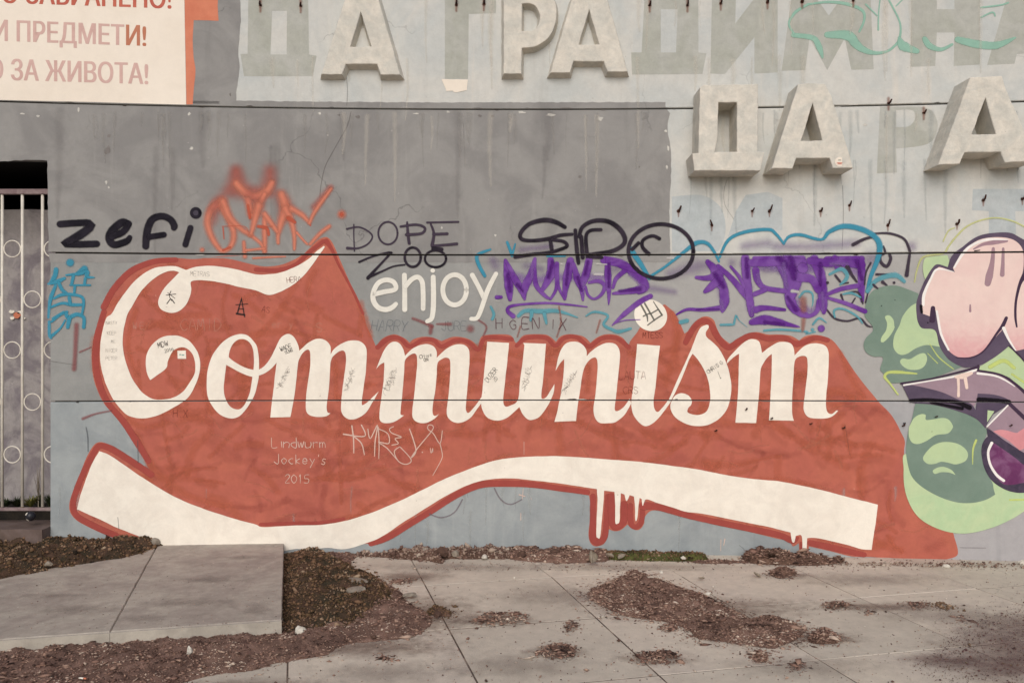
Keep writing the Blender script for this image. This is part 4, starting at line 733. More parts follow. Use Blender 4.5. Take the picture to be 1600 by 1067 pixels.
strokes('yellow_line', '@K 545,620,22 570,500,26 630,380,34 820,345,34 870,280,30 940,190,30 1050,85,28 1200,22,26 1350,5,24 1500,40,26 1640,110,24|@K 820,230,20 870,130,22 930,100,16', spray('pale_yellow_spray', (204,206,136), 0.1, 0.75, 0.3), 0.0048, wall)
strokes('dark_speck', '@K 670,1010,16|@K 690,1000,12|@K 225,848,12|@K 355,792,10|@L 440,990,16|@L 445,1010,20 455,985,10|@L 710,1070,8', BK, 0.0090, pc)

# ------------------------------------------------------------------ raised concrete letters
def offset_poly(L, d):
    n = len(L); A = sum(L[i].x*L[(i+1)%n].y-L[(i+1)%n].x*L[i].y for i in range(n)); s = 1 if A > 0 else -1
    out = []
    for i in range(n):
        a, b, c = L[i-1], L[i], L[(i+1)%n]
        e1 = (b-a).normalized(); e2 = (c-b).normalized()
        n1 = Vector((e1.y, -e1.x, 0))*s; n2 = Vector((e2.y, -e2.x, 0))*s
        m = n1+n2; k = m.length_squared
        m = n1 if k < 0.15 else m*(2/k)
        if m.length > 2.2: m = m.normalized()*2.2
        out.append(b+m*d)
    return out
def raised(loops, depth, flare, label, drop=0.06, cuts=True, group=None):
    L2 = loops2d(loops, depth)
    for l in L2:
        n_ = []
        for i, p in enumerate(l):
            q = l[(i+1) % len(l)]; d = q-p; k = max(1, int(d.length/0.025))
            for j_ in range(k):
                r = p+d*(j_/k); z = mnoise.noise_vector(Vector((r.x*16, r.y*16, 5)))+mnoise.noise_vector(Vector((r.x*50, r.y*50, 9)))*0.5
                n_.append(Vector((r.x+z.x*0.0035, r.y+z.y*0.0035, 0)))
        l[:] = n_
    rings = []
    cen_x = sum(p.x for p in L2[0])/len(L2[0])
    for li, l in enumerate(L2):
        sgn = 1 if li == 0 else -1
        face = offset_poly(l, -0.004*sgn); back = offset_poly(l, flare*sgn)
        rings.append((face, l, back))
    root = thing('concrete_letter', (cen_x, wy(cen_x), min(p.y for p in L2[0])), label, 'letter', group)
    slope = -2*WK*cen_x
    def pos(p, d):       # d: distance from the wall face; the letters lean a touch with the wall
        return Vector((p.x+slope*0.9*(depth-d), wy(p.x)-d, p.y-drop*(depth-d)))
    bm = bmesh.new()
    flat = [p for r in rings for p in r[0]]; tris = tessellate_polygon([r[0] for r in rings])
    vf = [bm.verts.new(pos(p, depth)) for p in flat]
    for t in tris:
        try: bm.faces.new([vf[i] for i in t])
        except ValueError: pass
    i0 = 0
    for face, mid, back in rings:
        n = len(face); r0 = vf[i0:i0+n]; i0 += n
        r1 = [bm.verts.new(pos(p, depth-0.004)) for p in mid]; r2 = [bm.verts.new(pos(p, -0.01)) for p in back]
        for a, b in ((r0, r1), (r1, r2)):
            for j in range(n): bm.faces.new((a[j], a[(j+1)%n], b[(j+1)%n], b[j]))
    bmesh.ops.recalc_face_normals(bm, faces=bm.faces[:])
    bm_obj('letter_body', bm, M_lett, root)
    return root
LG = 'raised concrete Cyrillic letters on the wall'
raised(['@T 842,-140! 1030,-140! 1075,0! 1240,568! 1090,568! 1062,488! 825,488! 798,566! 640,566! 818,0!', '@T 940,92! 1020,355! 862,355!'], 0.075, 0.020, 'shallow concrete letter A alone in the upper row, left of the cream paint scrap', group=LG)
raised(['@A1 1548,-120! 1548,463! @A2 60,463! 62,303! 150,290 230,235 270,150 280,80 265,0 200,-80 100,-118 20,-120!', '@A2 62,25! 110,25 150,45 175,100 165,155 130,190 62,195!'], 0.075, 0.020, 'raised concrete letter shaped like a P in the upper row', group=LG)
raised(['@A2 412,-120! 560,-120! 597,0! 722,449! 595,449! 575,386! 385,386! 362,455! 240,455! 373,0!', '@A2 482,60! 545,280! 418,280!'], 0.075, 0.020, 'stained raised concrete letter A in the upper row touching the P shaped letter', group=LG)
raised(['@O 85,165! 112,140! 645,133! 640,780! 705,790! 665,965! 30,965! 12,800! 70,795!', '@O 262,310! 440,310! 440,785! 228,785! 255,640!'], 0.20, 0.0, 'deep raised concrete letter with a square foot and tall slot in the lower row', group=LG)
la = raised(['@O 1030,135! 1150,122 1290,135! 1350,250! 1560,940! 1365,940! 1335,845! 1010,845! 975,945! 775,945!', '@O 1170,315! 1262,675! 1058,680!'], 0.20, 0.0, 'deep raised concrete letter A with a small round sticker on its right foot', group=LG)
raised(['@A3 1265,485! 1460,475! 1490,560! @B3 1685,85! 1480,98! 1455,30! 1228,35! 1200,105! 1065,110!', '@A3 1360,612! 1425,840! 1275,842!'], 0.20, 0.0, 'deep raised concrete letter A cut off by the right edge of the picture', group=LG)
# round sticker
sx, sz = proj(1080+1427/6.154, 110+880/6.154, 0.202); bm = bmesh.new()
bmesh.ops.create_circle(bm, cap_ends=True, segments=20, radius=0.035, matrix=Matrix.Translation((sx, wy(sx)-0.2015, sz)) @ Matrix.Rotation(math.pi/2, 4, 'X'))
bm_obj('sticker', bm, M_cream, la)
for dz, m, w in ((0.012, mat('sticker_green', (128,138,116)), 0.012), (-0.008, mat('sticker_red', (206,130,110)), 0.024), (-0.016, MC['sticker_red'], 0.018)):
    mesh_obj('sticker_print', [(sx-w, wy(sx)-0.2028, sz+dz-0.003), (sx+w, wy(sx)-0.2028, sz+dz-0.003), (sx+w*0.7, wy(sx)-0.2028, sz+dz+0.003), (sx-w*0.7, wy(sx)-0.2028, sz+dz+0.003)], [(0,1,2,3)], m, la)

# ------------------------------------------------------------------ rusty anchor pins
def pin_bm(seed, s=1.0):
    random.seed(seed); bm = bmesh.new()
    path = [Vector((0, 0.03, 0)), Vector((0, -0.018, 0)), Vector((0.002, -0.032, 0.012)), Vector((0.004, -0.036, 0.05))]
    k = 7; prev = None
    for i, p in enumerate(path):
        r = (0.009 if i < 3 else 0.007)*s
        ax = (path[min(i+1, 3)]-path[max(i-1, 0)]).normalized(); q = ax.to_track_quat('Z', 'X')
        ring = [bm.verts.new(Vector(p)*s+q @ Vector((math.cos(a)*r, math.sin(a)*r, 0))) for a in [2*math.pi*j/k for j in range(k)]]
        if prev:
            for j in range(k): bm.faces.new((prev[j], prev[(j+1)%k], ring[(j+1)%k], ring[j]))
        prev = ring
    bm.faces.new(prev)
    c = bmesh.ops.create_circle(bm, cap_ends=True, segments=9, radius=0.015*s, matrix=Matrix.Translation((0, -0.0045, 0)) @ Matrix.Rotation(math.pi/2, 4, 'X'))
    for v in c['verts']: v.co.x += random.uniform(-.003, .003); v.co.z += random.uniform(-.003, .003)
    return bm
me_pin = bpy.data.meshes.new('anchor_pin'); b_ = pin_bm(3); bmesh.ops.recalc_face_normals(b_, faces=b_.faces[:]); b_.to_mesh(me_pin); b_.free(); me_pin.materials.append(M_rust)
rs = spray('rust_stain', (150,104,88), 0.0, 0.55, 0.3)
PINS = [(407,9),(470,10),(713,8),(756,7),(1015,9),(1074,9),(1126,6),(1199,4),(1253,3),(1333,1),(1388,162),(1443,177),(1060,330),(1112,352),(1175,330),(1202,330),(1282,330),(1327,321),(1387,352),(1495,350),(1536,313),(1597,311),
        (1165,640),(1118,673),(1204,654),(1266,662),(1317,669),(1411,665),(1461,651),(1577,665)]
sts = []
for i, (x, y) in enumerate(PINS):
    X, Z = proj(x, y); o = bpy.data.objects.new('anchor_pin', me_pin); COL.objects.link(o)
    o.location = (X, wy(X), Z); o.rotation_euler = (0, random.uniform(-0.25, 0.45) if y > 30 else random.uniform(-.1, .1), 0)
    o.scale = (random.uniform(.7,.95), random.uniform(.6,1.0), random.uniform(0.45, 0.95)) if y < 400 else (0.8, 0.8, random.uniform(.2,.4))
    if (x, y) == (1112, 352): o.rotation_euler[1] = -0.5
    o.parent = wall; o.matrix_parent_inverse = Matrix.Translation(-Vector(wall.location))
    if y < 200: sts.append([(x, y-8, 8, False), (x, y+10, 6, False)])
    elif y < 400: sts.append([(x, y, 7, False), (x, y+9, 3, False)])
strokes('rust_stain', sts, rs, 0.0042, wall)

# ------------------------------------------------------------------ the gateway at the left
GY = WD+0.10
def gy(px, py, t=6.86): return at_depth(px, py, t)
TG = 6.87                                   # depth of the gate plane at this place
gate = thing('metal_gate', (-4.2, TG, 0.35), 'cream painted metal gate of upright bars and rings in the opening at the left', 'gate')
def box(name, x0, x1, y0, y1, z0, z1, m, parent=None, bev=0.0, **kw):
    bm = bmesh.new(); bmesh.ops.create_cube(bm, size=1, matrix=Matrix.Translation(((x0+x1)/2, (y0+y1)/2, (z0+z1)/2)) @ Matrix.Diagonal((x1-x0, y1-y0, z1-z0, 1)))
    if bev: bmesh.ops.bevel(bm, geom=bm.edges[:], offset=bev, segments=2, affect='EDGES')
    return bm_obj(name, bm, m, parent, **kw)
def px_x(px, t=TG): return (px-CX)/F*t
def px_z(py, t=TG): return EYE+(CY-py)/F*t
zt, zb = px_z(300), px_z(795)
xr = XL+0.12
box('top_rail', -6.4, xr, TG-0.02, TG+0.02, zt-0.02, zt+0.02, M_gated, gate, 0.003)
box('bottom_rail', -6.4, xr, TG-0.016, TG+0.016, zb-0.012, zb+0.012, M_gated, gate, 0.003)
pitch = px_x(66)-px_x(34.5)
bar_me = None
for i in range(-14, 1):
    x = px_x(66.5)+i*pitch
    m = M_yel if i == -1 else M_gate
    bm = bmesh.new(); bmesh.ops.create_cone(bm, segments=10, radius1=0.011, radius2=0.011, depth=zt-zb-0.034, cap_ends=True, matrix=Matrix.Translation((x, TG, (zt+zb)/2)))
    o = bm_obj('bar', bm, M_gate, gate, smooth_sh=True)
    if i == -1:
        o.data.materials.append(M_yel)
        bm = bmesh.new(); bmesh.ops.create_cone(bm, segments=10, radius1=0.0105, radius2=0.0105, depth=0.18, cap_ends=True, matrix=Matrix.Translation((x, TG, zb+0.105)))
        bm_obj('paint_band', bm, M_yel, gate, smooth_sh=True, label='ochre foot of one gate bar')
def torus_bm(R, r, cx, cz, n=28, k=8):
    bm = bmesh.new(); rings = []
    for i in range(n):
        a = 2*math.pi*i/n
        rings.append([bm.verts.new((cx+math.cos(a)*(R+r*math.cos(b)), TG-r*math.sin(b), cz+math.sin(a)*(R+r*math.cos(b)))) for b in [2*math.pi*j/k for j in range(k)]])
    for i in range(n):
        a, b = rings[i], rings[(i+1)%n]
        for j in range(k): bm.faces.new((a[j], b[j], b[(j+1)%k], a[(j+1)%k]))
    bmesh.ops.recalc_face_normals(bm, faces=bm.faces[:]); return bm
for i in range(-14, 1):
    xm = px_x(66.5)+(i+0.5)*pitch
    ys = (389, 547, 710) if i % 2 == 0 else (468, 628)
    for y in ys: bm_obj('ring', torus_bm(pitch/2-0.014, 0.005, xm, px_z(y)), M_gate, gate, smooth_sh=True)
# masonry behind and round the gate
inner = thing('inner_wall', (-5, 7.4, 0), 'mottled grey plaster wall just behind the cream gate', 'wall'); inner['kind'] = 'thing'
def rough_box(name, x0, x1, y0, y1, z0, z1, m, parent, jag=0.01, **kw):
    o = box(name, x0, x1, y0, y1, z0, z1, m, parent, **kw)
    bm = bmesh.new(); bm.from_mesh(o.data); bmesh.ops.subdivide_edges(bm, edges=bm.edges[:], cuts=24, use_grid_fill=True)
    for v in bm.verts: v.co += mnoise.noise_vector(v.co*7)*jag
    bm.to_mesh(o.data); bm.free(); return o
rough_box('plaster_face', -8, -2.6, 7.28, 7.5, -0.2, px_z(328, 7.28), M_inner, inner, 0.012)
rough_box('gate_sill', -7.5, XL-0.001, 6.66, 7.02, -0.15, px_z(814, 6.97), mat('sill_concrete', (112,96,90), (96,80,72), 5, 0.4, fine=0.15), None, 0.006, kind=None, label='low worn concrete sill under the cream gate', cat='sill')
for i, (x, y, w, h) in enumerate([(18,487,5,3),(31,488,5,3),(19,497,4,3),(36,497,4,2),(27,492,6,6)]):
    c = at_depth(x, y, 7.262); k = 7.262/F
    mesh_obj('paint_daub', [(c.x+math.cos(a)*w*k*random.uniform(.7,1.1), c.y, c.z+math.sin(a)*h*k*random.uniform(.7,1.1)) for a in [j*2*math.pi/9 for j in range(9)]], [tuple(range(8, -1, -1))], M_orange if i == 4 else M_white, inner)
# dark space beyond
dk_v = [(-8, 7.3, -0.3), (-2.2, 7.3, -0.3), (-2.2, 10, -0.3), (-8, 10, -0.3), (-8, 7.3, 3.6), (-2.2, 7.3, 3.6), (-2.2, 10, 3.6), (-8, 10, 3.6)]
dk_v2 = [(-8.2, 6.2, ZLINT+0.03), (-2.2, 7.2, ZLINT+0.03), (-2.2, 10, ZLINT+0.03), (-8.2, 10, ZLINT+0.03)]
inr = thing('interior_shell', (-5, 9, 0), 'x', 'x'); del inr['label']; del inr['category']; inr['kind'] = 'structure'
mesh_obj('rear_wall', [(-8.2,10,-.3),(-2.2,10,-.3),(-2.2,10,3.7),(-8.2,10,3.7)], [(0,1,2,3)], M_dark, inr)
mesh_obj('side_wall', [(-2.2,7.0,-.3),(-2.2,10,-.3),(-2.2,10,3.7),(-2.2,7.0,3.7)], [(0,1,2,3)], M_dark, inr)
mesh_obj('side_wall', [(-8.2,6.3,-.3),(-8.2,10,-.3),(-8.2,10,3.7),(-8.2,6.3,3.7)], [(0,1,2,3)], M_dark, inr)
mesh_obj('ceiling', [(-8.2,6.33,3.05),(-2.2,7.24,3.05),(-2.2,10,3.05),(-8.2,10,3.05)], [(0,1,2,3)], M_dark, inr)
# soil bank under and behind the gate
# ------------------------------------------------------------------ loose ground cover
def edge_dist(P, poly):
    d = np.full(len(P), 1e9); n = len(poly)
    for i in range(n):
        a = np.array(poly[i]); b = np.array(poly[(i+1) % n]); ab = b-a
        t = np.clip(((P-a) @ ab)/max(ab @ ab, 1e-12), 0, 1); d = np.minimum(d, np.linalg.norm(P-(a+t[:, None]*ab), axis=1))
    return d
OCT = np.array([(1,0,0),(-1,0,0),(0,1,0),(0,-1,0),(0,0,1),(0,0,-1)], float)
OCF = np.array([(0,2,4),(2,1,4),(1,3,4),(3,0,4),(2,0,5),(1,2,5),(3,1,5),(0,3,5)])
def bits(P, sizes, flat=(0.5, 1.0), elong=(0.5, 1.6)):
    """P: centres (n,3) -> vertices and faces of small irregular crumbs"""
    n = len(P); R = np.random.rand(n, 3)*2*math.pi
    v = OCT[None]*np.stack([sizes*np.random.uniform(*elong, n), sizes*np.random.uniform(0.5, 1.1, n), sizes*np.random.uniform(*flat, n)], 1)[:, None]
    v = v*np.random.uniform(0.6, 1.2, (n, 6, 1))
    tilt = (np.random.rand(n)-0.5)*1.4
    c, s = np.cos(tilt), np.sin(tilt)
    x, y, z = v[..., 0], v[..., 1], v[..., 2]
    y, z = y*c[:, None]-z*s[:, None], y*s[:, None]+z*c[:, None]
    c, s = np.cos(R[:, 2]), np.sin(R[:, 2])
    x, y = x*c[:, None]-y*s[:, None], x*s[:, None]+y*c[:, None]
    V_ = np.stack([x, y, z], -1)+P[:, None]
    F_ = OCF[None]+np.arange(n)[:, None, None]*6
    return V_.reshape(-1, 3), F_.reshape(-1, 3)
def fast_mesh(name, V_, F_, mats, mi, tone, **kw):
    me = bpy.data.meshes.new(name); me.vertices.add(len(V_)); me.vertices.foreach_set('co', V_.astype(np.float32).ravel())
    me.loops.add(F_.size); me.loops.foreach_set('vertex_index', F_.ravel().astype(np.int32))
    me.polygons.add(len(F_)); me.polygons.foreach_set('loop_start', np.arange(0, F_.size, 3, dtype=np.int32))
    for m in mats: me.materials.append(m)
    me.polygons.foreach_set('material_index', mi.astype(np.int32))
    a = me.attributes.new('tone', 'FLOAT', 'POINT'); a.data.foreach_set('value', tone.astype(np.float32))
    me.update(calc_edges=True); me.validate()
    o = bpy.data.objects.new(name, me); COL.objects.link(o); return finish(o, **kw)
def patch(name, poly_px, h, m_soil, m_bits, nb, size=(0.004, 0.014), z0=0.0, fall=0.12, spread=0.04, step=0.016, zf=None, big=0.06, jagp=0.03, rough=0.5, sheetm=True, **kw):
    pp = smooth(parse(poly_px), True, 4)
    poly = []
    for p in pp:
        g = gnd(p[0], p[1], z0); q = mnoise.noise_vector(Vector((g.x*6, g.y*6, 3.3)))*jagp
        poly.append((g.x+q.x, g.y+q.y))
    A = np.array(poly); lo = A.min(0)-0.02; hi = A.max(0)+0.02
    nx = int((hi[0]-lo[0])/step)+2; ny = int((hi[1]-lo[1])/step)+2
    gx, gy_ = np.meshgrid(np.linspace(lo[0], hi[0], nx), np.linspace(lo[1], hi[1], ny)); P = np.stack([gx.ravel(), gy_.ravel()], 1)
    def hf(Q):
        ins = inside(Q, poly); d = edge_dist(Q, poly)*np.where(ins, 1, -1)
        nz_ = np.array([mnoise.fractal(Vector((q[0]*9, q[1]*9, 1.7)), 0.8, 2.1, 4) for q in Q])
        base = h*np.clip(d/fall, 0, 1)**0.7*(1+rough*nz_)
        if zf is not None: base = base+zf(Q)
        return np.where(ins, base, -0.03)+np.where(ins, 0.002, 0)+z0
    vs_l = []; fs = []; mis = []; tones = []; off = 0
    if sheetm:
        Z = hf(P); idx = np.arange(nx*ny).reshape(ny, nx)
        up = (Z > z0-0.02).reshape(ny, nx)
        any_ = up[:-1, :-1] | up[1:, :-1] | up[:-1, 1:] | up[1:, 1:]
        a, b, c, d = idx[:-1, :-1][any_], idx[:-1, 1:][any_], idx[1:, 1:][any_], idx[1:, :-1][any_]
        Fs = np.concatenate([np.stack([a, b, c], 1), np.stack([a, c, d], 1)])
        vs_l.append(np.stack([P[:, 0], P[:, 1], Z], 1)); fs.append(Fs); mis.append(np.zeros(len(Fs))); tones.append(np.zeros(len(P))); off = len(P)
    cand = np.random.rand(nb*6, 2)*(hi-lo+2*spread)+lo-spread
    ins = inside(cand, poly); d = edge_dist(cand, poly)
    keep = ins | (np.random.rand(len(cand)) < 0.35*np.exp(-d/max(spread*0.5, 1e-3)))
    cand = cand[keep][:nb]
    zz = hf(cand); zz = np.maximum(zz, z0)
    s = size[0]*0.7+(size[1]-size[0])*np.random.gamma(1.1, 0.42, len(cand)); s = np.minimum(s, size[1]*2.4)
    lf = m_bits.name.startswith('leaf')
    V_, F_ = bits(np.stack([cand[:, 0], cand[:, 1], zz+s*0.25], 1), s, flat=(0.2, 0.6) if lf else (0.5, 1.0), elong=(0.6, 2.6) if lf else (0.5, 1.6))
    clump = np.array([mnoise.noise(Vector((q[0]*5, q[1]*5, 9.1))) for q in cand])
    tn = np.clip(np.random.rand(len(cand))*0.75+0.12+clump*0.35, 0, 1)
    vs_l.append(V_); fs.append(F_+off); mis.append(np.ones(len(F_))); tones.append(np.repeat(tn, 6))
    return fast_mesh(name, np.concatenate(vs_l), np.concatenate(fs), [m_soil, m_bits], np.concatenate(mis), np.concatenate(tones), kind='stuff', **kw)

# the two ramp slabs lying on the pavement
zr = 0.092
rg = dict(group='concrete ramp slabs')
def ramp(name, corners, label):
    c = [gnd(*q, zr) for q in corners]; c = [(v.x, v.y) for v in c]
    root = thing(name, (sum(q[0] for q in c)/4, sum(q[1] for q in c)/4, 0), label, 'slab', 'concrete ramp slabs')
    slab('slab_body', c, zr, 0.10, M_ramp, root, bev=0.007, worn=0.004)
    a, b = Vector(c[0]), Vector(c[1])
    d = (b-a).normalized(); nrm = Vector((d.y, -d.x))
    a2 = a+nrm*0.014; b2 = b+nrm*0.014; a1 = a+nrm*0.001; b1 = b+nrm*0.001
    bm = bmesh.new(); v = [bm.verts.new((*q, z)) for z in (-0.01, zr-0.004) for q in (a1, b1, b2, a2)]
    for f in ((0,1,2,3),(4,5,6,7),(0,1,5,4),(1,2,6,5),(2,3,7,6),(3,0,4,7)): bm.faces.new([v[i] for i in f])
    bmesh.ops.recalc_face_normals(bm, faces=bm.faces[:])
    bm_obj('front_face', bm, M_ramp_lit, root, label='front edge of the slab, coloured paler as lit from the front')
ramp('ramp_slab', [(172.6,986), (440,967.5), (443.5,846.5), (249,847)], 'right hand grey concrete ramp slab against the wall, with a clean square corner')
ramp('ramp_slab', [(-420,1028), (172,986), (248,847), (-150,880)], 'left hand grey concrete ramp slab, half buried in brown soil')

patch('soil_heap', '@P 441,846 480,856 520,863 560,866 548,884 592,904 625,925 645,945 676,967 674,980 640,998 590,1003 540,1010 500,1026 440,1036 400,1046 360,1052 300,1062 240,1085 -60,1110 -60,1020 0,1012 100,1002 200,992 300,986 430,988 444,992!', 0.035, M_soilp, B_leaf, 26000, (0.002, 0.008), spread=0.08, fall=0.2, rough=0.8)
patch('mossy_soil', '@P 443,850 500,860 545,884 590,905 620,935 600,960 560,985 510,990 460,990 444,985', 0.055, M_soilg, B_moss, 9500, (0.003, 0.011), spread=0.05, fall=0.15, rough=0.7)
patch('mossy_soil', '@P -120,836 0,838 60,838 90,842 130,838 180,838 230,843 275,850 262,858 240,866 215,876 140,888 60,903 0,915 -150,935', 0.10, M_soilg, B_moss, 13000, (0.004, 0.013), z0=0.06, spread=0.05, fall=0.2, rough=0.5)
patch('soil_heap', '@P 640,866 665,850 680,842 690,838 700,845 715,856 740,862 800,862 840,862 840,870 780,873 700,874 690,882 670,876 640,874 570,870 560,866', 0.045, M_soil, B_stone, 3200, (0.006, 0.018), spread=0.03, fall=0.05, rough=0.8)
patch('soil_heap', '@P 798,862 812,856 830,860 850,858 870,852 890,860 920,866 950,866 950,876 900,880 850,878 800,875', 0.05, M_soilp, B_leaf, 2600, (0.004, 0.013), spread=0.03, fall=0.05, rough=0.8)
patch('moss_strip', '@P 940,866 1000,868 1060,870 1100,872 1100,877 1060,877 1000,876 940,874', 0.04, M_moss, B_moss, 1800, (0.004, 0.010), spread=0.02, fall=0.03)
patch('soil_heap', '@P 1158,874 1170,866 1190,862 1205,858 1225,864 1250,872 1300,876 1320,880 1270,884 1210,882 1175,880', 0.05, M_soil, B_leaf, 2200, (0.004, 0.013), spread=0.03, fall=0.05, rough=0.8)
patch('leaf_litter', '@P 1090,874 1160,877 1160,880 1090,880', 0.015, M_soilp, B_leaf, 350, (0.003, 0.010), spread=0.05)
patch('leaf_litter', '@P 1300,880 1500,880 1600,882 1700,884 1700,888 1500,886 1300,885', 0.012, M_soilp, B_stone, 700, (0.003, 0.012), spread=0.04, sheetm=False)
patch('leaf_litter', '@P 918,930 945,912 975,900 985,893 1008,897 1018,907 1040,910 1080,925 1110,933 1150,958 1165,968 1195,963 1230,970 1262,985 1245,1000 1215,1012 1195,1014 1150,1005 1120,1000 1090,998 1075,985 1030,972 975,962 940,948', 0.042, M_soilp, B_leaf, 16000, (0.003, 0.009), spread=0.10, fall=0.2, rough=1.1)
for pl, hh, nb, ms, mb in [('@P 1265,997 1275,985 1290,985 1315,998 1305,1006 1280,1008 1262,1003', .035, 800, M_soil, B_leaf), ('@P 1204,897 1215,890 1232,890 1243,898 1225,905 1208,903', .03, 450, M_soil, B_leaf),
    ('@P 842,1018 855,1008 880,1005 900,1015 898,1025 870,1028 848,1026', .015, 600, M_soilp, B_leaf), ('@P 996,1027 1020,1020 1040,1018 1060,1027 1030,1038 1010,1038', .012, 600, M_soilp, B_leaf),
    ('@P 1176,1026 1190,1020 1203,1026 1195,1034 1180,1034', .03, 350, M_soil, B_leaf), ('@P 1285,944 1310,941 1335,947 1320,953 1295,952', .012, 350, M_soilp, B_leaf), ('@P 1417,944 1440,941 1448,948 1425,951', .012, 220, M_soilp, B_leaf),
    ('@P 1462,942 1475,943 1490,952 1475,953', .02, 220, M_soil, B_moss), ('@P 1030,980 1045,976 1058,984 1040,987', .01, 220, M_soilp, B_leaf), ('@P 882,975 893,970 903,980 890,985', .012, 200, M_soil, B_leaf), ('@P 740,970 770,957 818,960 815,970 770,978', .008, 700, M_soilp, B_leaf),
    ('@P 670,952 680,948 700,958 703,965 680,964 668,960', .03, 350, M_soil, B_moss), ('@P 612,905 650,903 640,912 610,912', .004, 250, M_soilp, B_leaf), ('@P 1230,1040 1245,1036 1258,1044 1240,1050', .006, 160, M_soilp, B_leaf), ('@P 585,1029 600,1027 613,1031 600,1034', .004, 120, M_soilp, B_leaf),
    ('@P 1492,964 1500,962 1508,967 1498,970', .015, 80, M_soil, B_leaf), ('@P 1350,955 1365,955 1362,960 1352,960', .01, 60, M_soil, B_leaf)]:
    patch('leaf_litter', pl, hh, ms, mb, nb, (0.003, 0.010), spread=0.05, fall=0.07, step=0.01, jagp=0.03, sheetm=hh > 0.02)
patch('leaf_litter', '@P 1440,1030 1500,985 1560,960 1640,935 1900,930 1900,1180 1640,1130 1520,1090 1440,1050', 0.004, mat('damp_pavement_dirt', (116,92,88), (134,112,104), 5, 0.4, fine=0.3, k=1.0), bits_mat('damp_needles', [(70,46,48), (96,68,66), (112,84,78), (104,90,64), (140,118,108)]), 12000, (0.002, 0.005), spread=0.3, fall=0.05, sheetm=False, jagp=0.06)
def ground_stain_and_shade(px, py, rx, rz, m, z=0.0045, n=26):
    g = gnd(px, py, z); V_ = [(g.x, g.y, z)]; F_ = []
    for i in range(n):
        a = 2*math.pi*i/n; q = 1+0.35*mnoise.noise(Vector((math.cos(a)*1.5+px, math.sin(a)*1.5, py))); V_.append((g.x+math.cos(a)*rx*q, g.y+math.sin(a)*rz*q, z))
    for i in range(n): F_.append((0, 1+i, 1+(i+1) % n))
    o = mesh_obj('ground_stain_and_shade', V_, F_, m, pav, kind='stuff'); uv = o.data.uv_layers.new(name='edge')
    for lp in o.data.loops: uv.data[lp.index].uv = (0.0 if lp.vertex_index == 0 else 1.0, 0)
    return o
ST1 = spray('soil_dust_stain', (126,104,92), -0.1, 0.6, 0.7, nscale=14, k=1.0); ST2 = spray('grey_damp_and_shade', (140,128,119), -0.1, 0.36, 0.7, nscale=7, k=1.1); ST3 = spray('dark_damp_stain', (116,90,86), -0.2, 0.62, 0.6, nscale=12, k=0.95)
for i, (x, y, rx, rz, m) in enumerate([(660,960,.55,.5,ST1),(560,1010,.7,.25,ST1),(1080,950,.95,.42,ST1),(1190,990,.6,.3,ST1),(780,968,.35,.15,ST1),(870,1017,.25,.13,ST1),(1030,1028,.28,.13,ST1),(1380,947,.6,.14,ST1),(1290,997,.25,.13,ST1),
    (700,885,.9,.2,ST2),(1000,885,1.3,.18,ST2),(1350,905,1.0,.25,ST2),(900,930,.8,.3,ST2),(1250,1040,.6,.2,ST2),(800,1040,.5,.25,ST2),(1500,960,.7,.3,ST2),(600,1050,.5,.2,ST2),
    (1600,1010,.62,.5,ST3),(1560,1040,.5,.34,ST3),(1640,980,.6,.4,ST3),(1470,1030,.3,.12,ST3),(1225,897,.25,.12,ST1),(640,900,.4,.2,ST1),(400,1075,.5,.2,ST1),(200,1090,.8,.2,ST1)]): ground_stain_and_shade(x, y, rx, rz, m, 0.0045+i*0.0002)
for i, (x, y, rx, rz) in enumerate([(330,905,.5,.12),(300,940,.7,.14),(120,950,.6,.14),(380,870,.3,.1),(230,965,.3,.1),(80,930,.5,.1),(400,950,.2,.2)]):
    g = gnd(x, y, zr); o = ground_stain_and_shade(x, y, rx*.6, rz, ST2, zr+0.0035+i*0.0003)  # soft grey patches painting the shadow band across the ramp slabs
# single crumbs strewn over the pavement
def strew(name, n, box_px, size, mb):
    P = []
    while len(P) < n:
        x = random.uniform(box_px[0], box_px[2]); y = random.uniform(box_px[1], box_px[3]); g = gnd(x, y)
        if g.y < wy(g.x)-0.02 and not (x < 450 and y > 840 and y < 1010): P.append((g.x, g.y, 0.005))
    P = np.array(P); s = np.random.uniform(*size, n)**1.0; s = np.where(np.random.rand(n) < 0.04, s*2.2, s); V_, F_ = bits(P, s, flat=(0.3, 0.8))
    return fast_mesh(name, V_, F_, [mb], np.zeros(len(F_)), np.repeat(np.random.rand(n), 6), kind='stuff')
random.seed(5); rp = []
while len(rp) < 420:
    g = gnd(random.uniform(-60, 440), random.uniform(850, 985), zr)
    if (g.x < -0.0) and g.y < wy(g.x)-0.03 and (CX+F*g.x/g.y > 230-(CY+F*(EYE-zr)/g.y-855)*2.6 or CY+F*(EYE-zr)/g.y > 915): rp.append((g.x, g.y, zr+0.003))
rp = np.array(rp); V_, F_ = bits(rp, np.random.uniform(0.0015, 0.0048, len(rp)), flat=(0.3, 0.8)); fast_mesh('slab_crumbs', V_, F_, [B_leaf], np.zeros(len(F_)), np.repeat(np.random.rand(len(rp)), 6), kind='stuff')
strew('pavement_crumbs', 2600, (300, 878, 1900, 1180), (0.002, 0.0065), B_leaf)
strew('pavement_crumbs', 350, (300, 878, 1900, 1180), (0.003, 0.007), bits_mat('pale_chips', [(150,140,128), (200,190,176), (226,218,204)]))
strew('pavement_crumbs', 500, (640, 868, 1700, 892), (0.003, 0.008), B_stone)

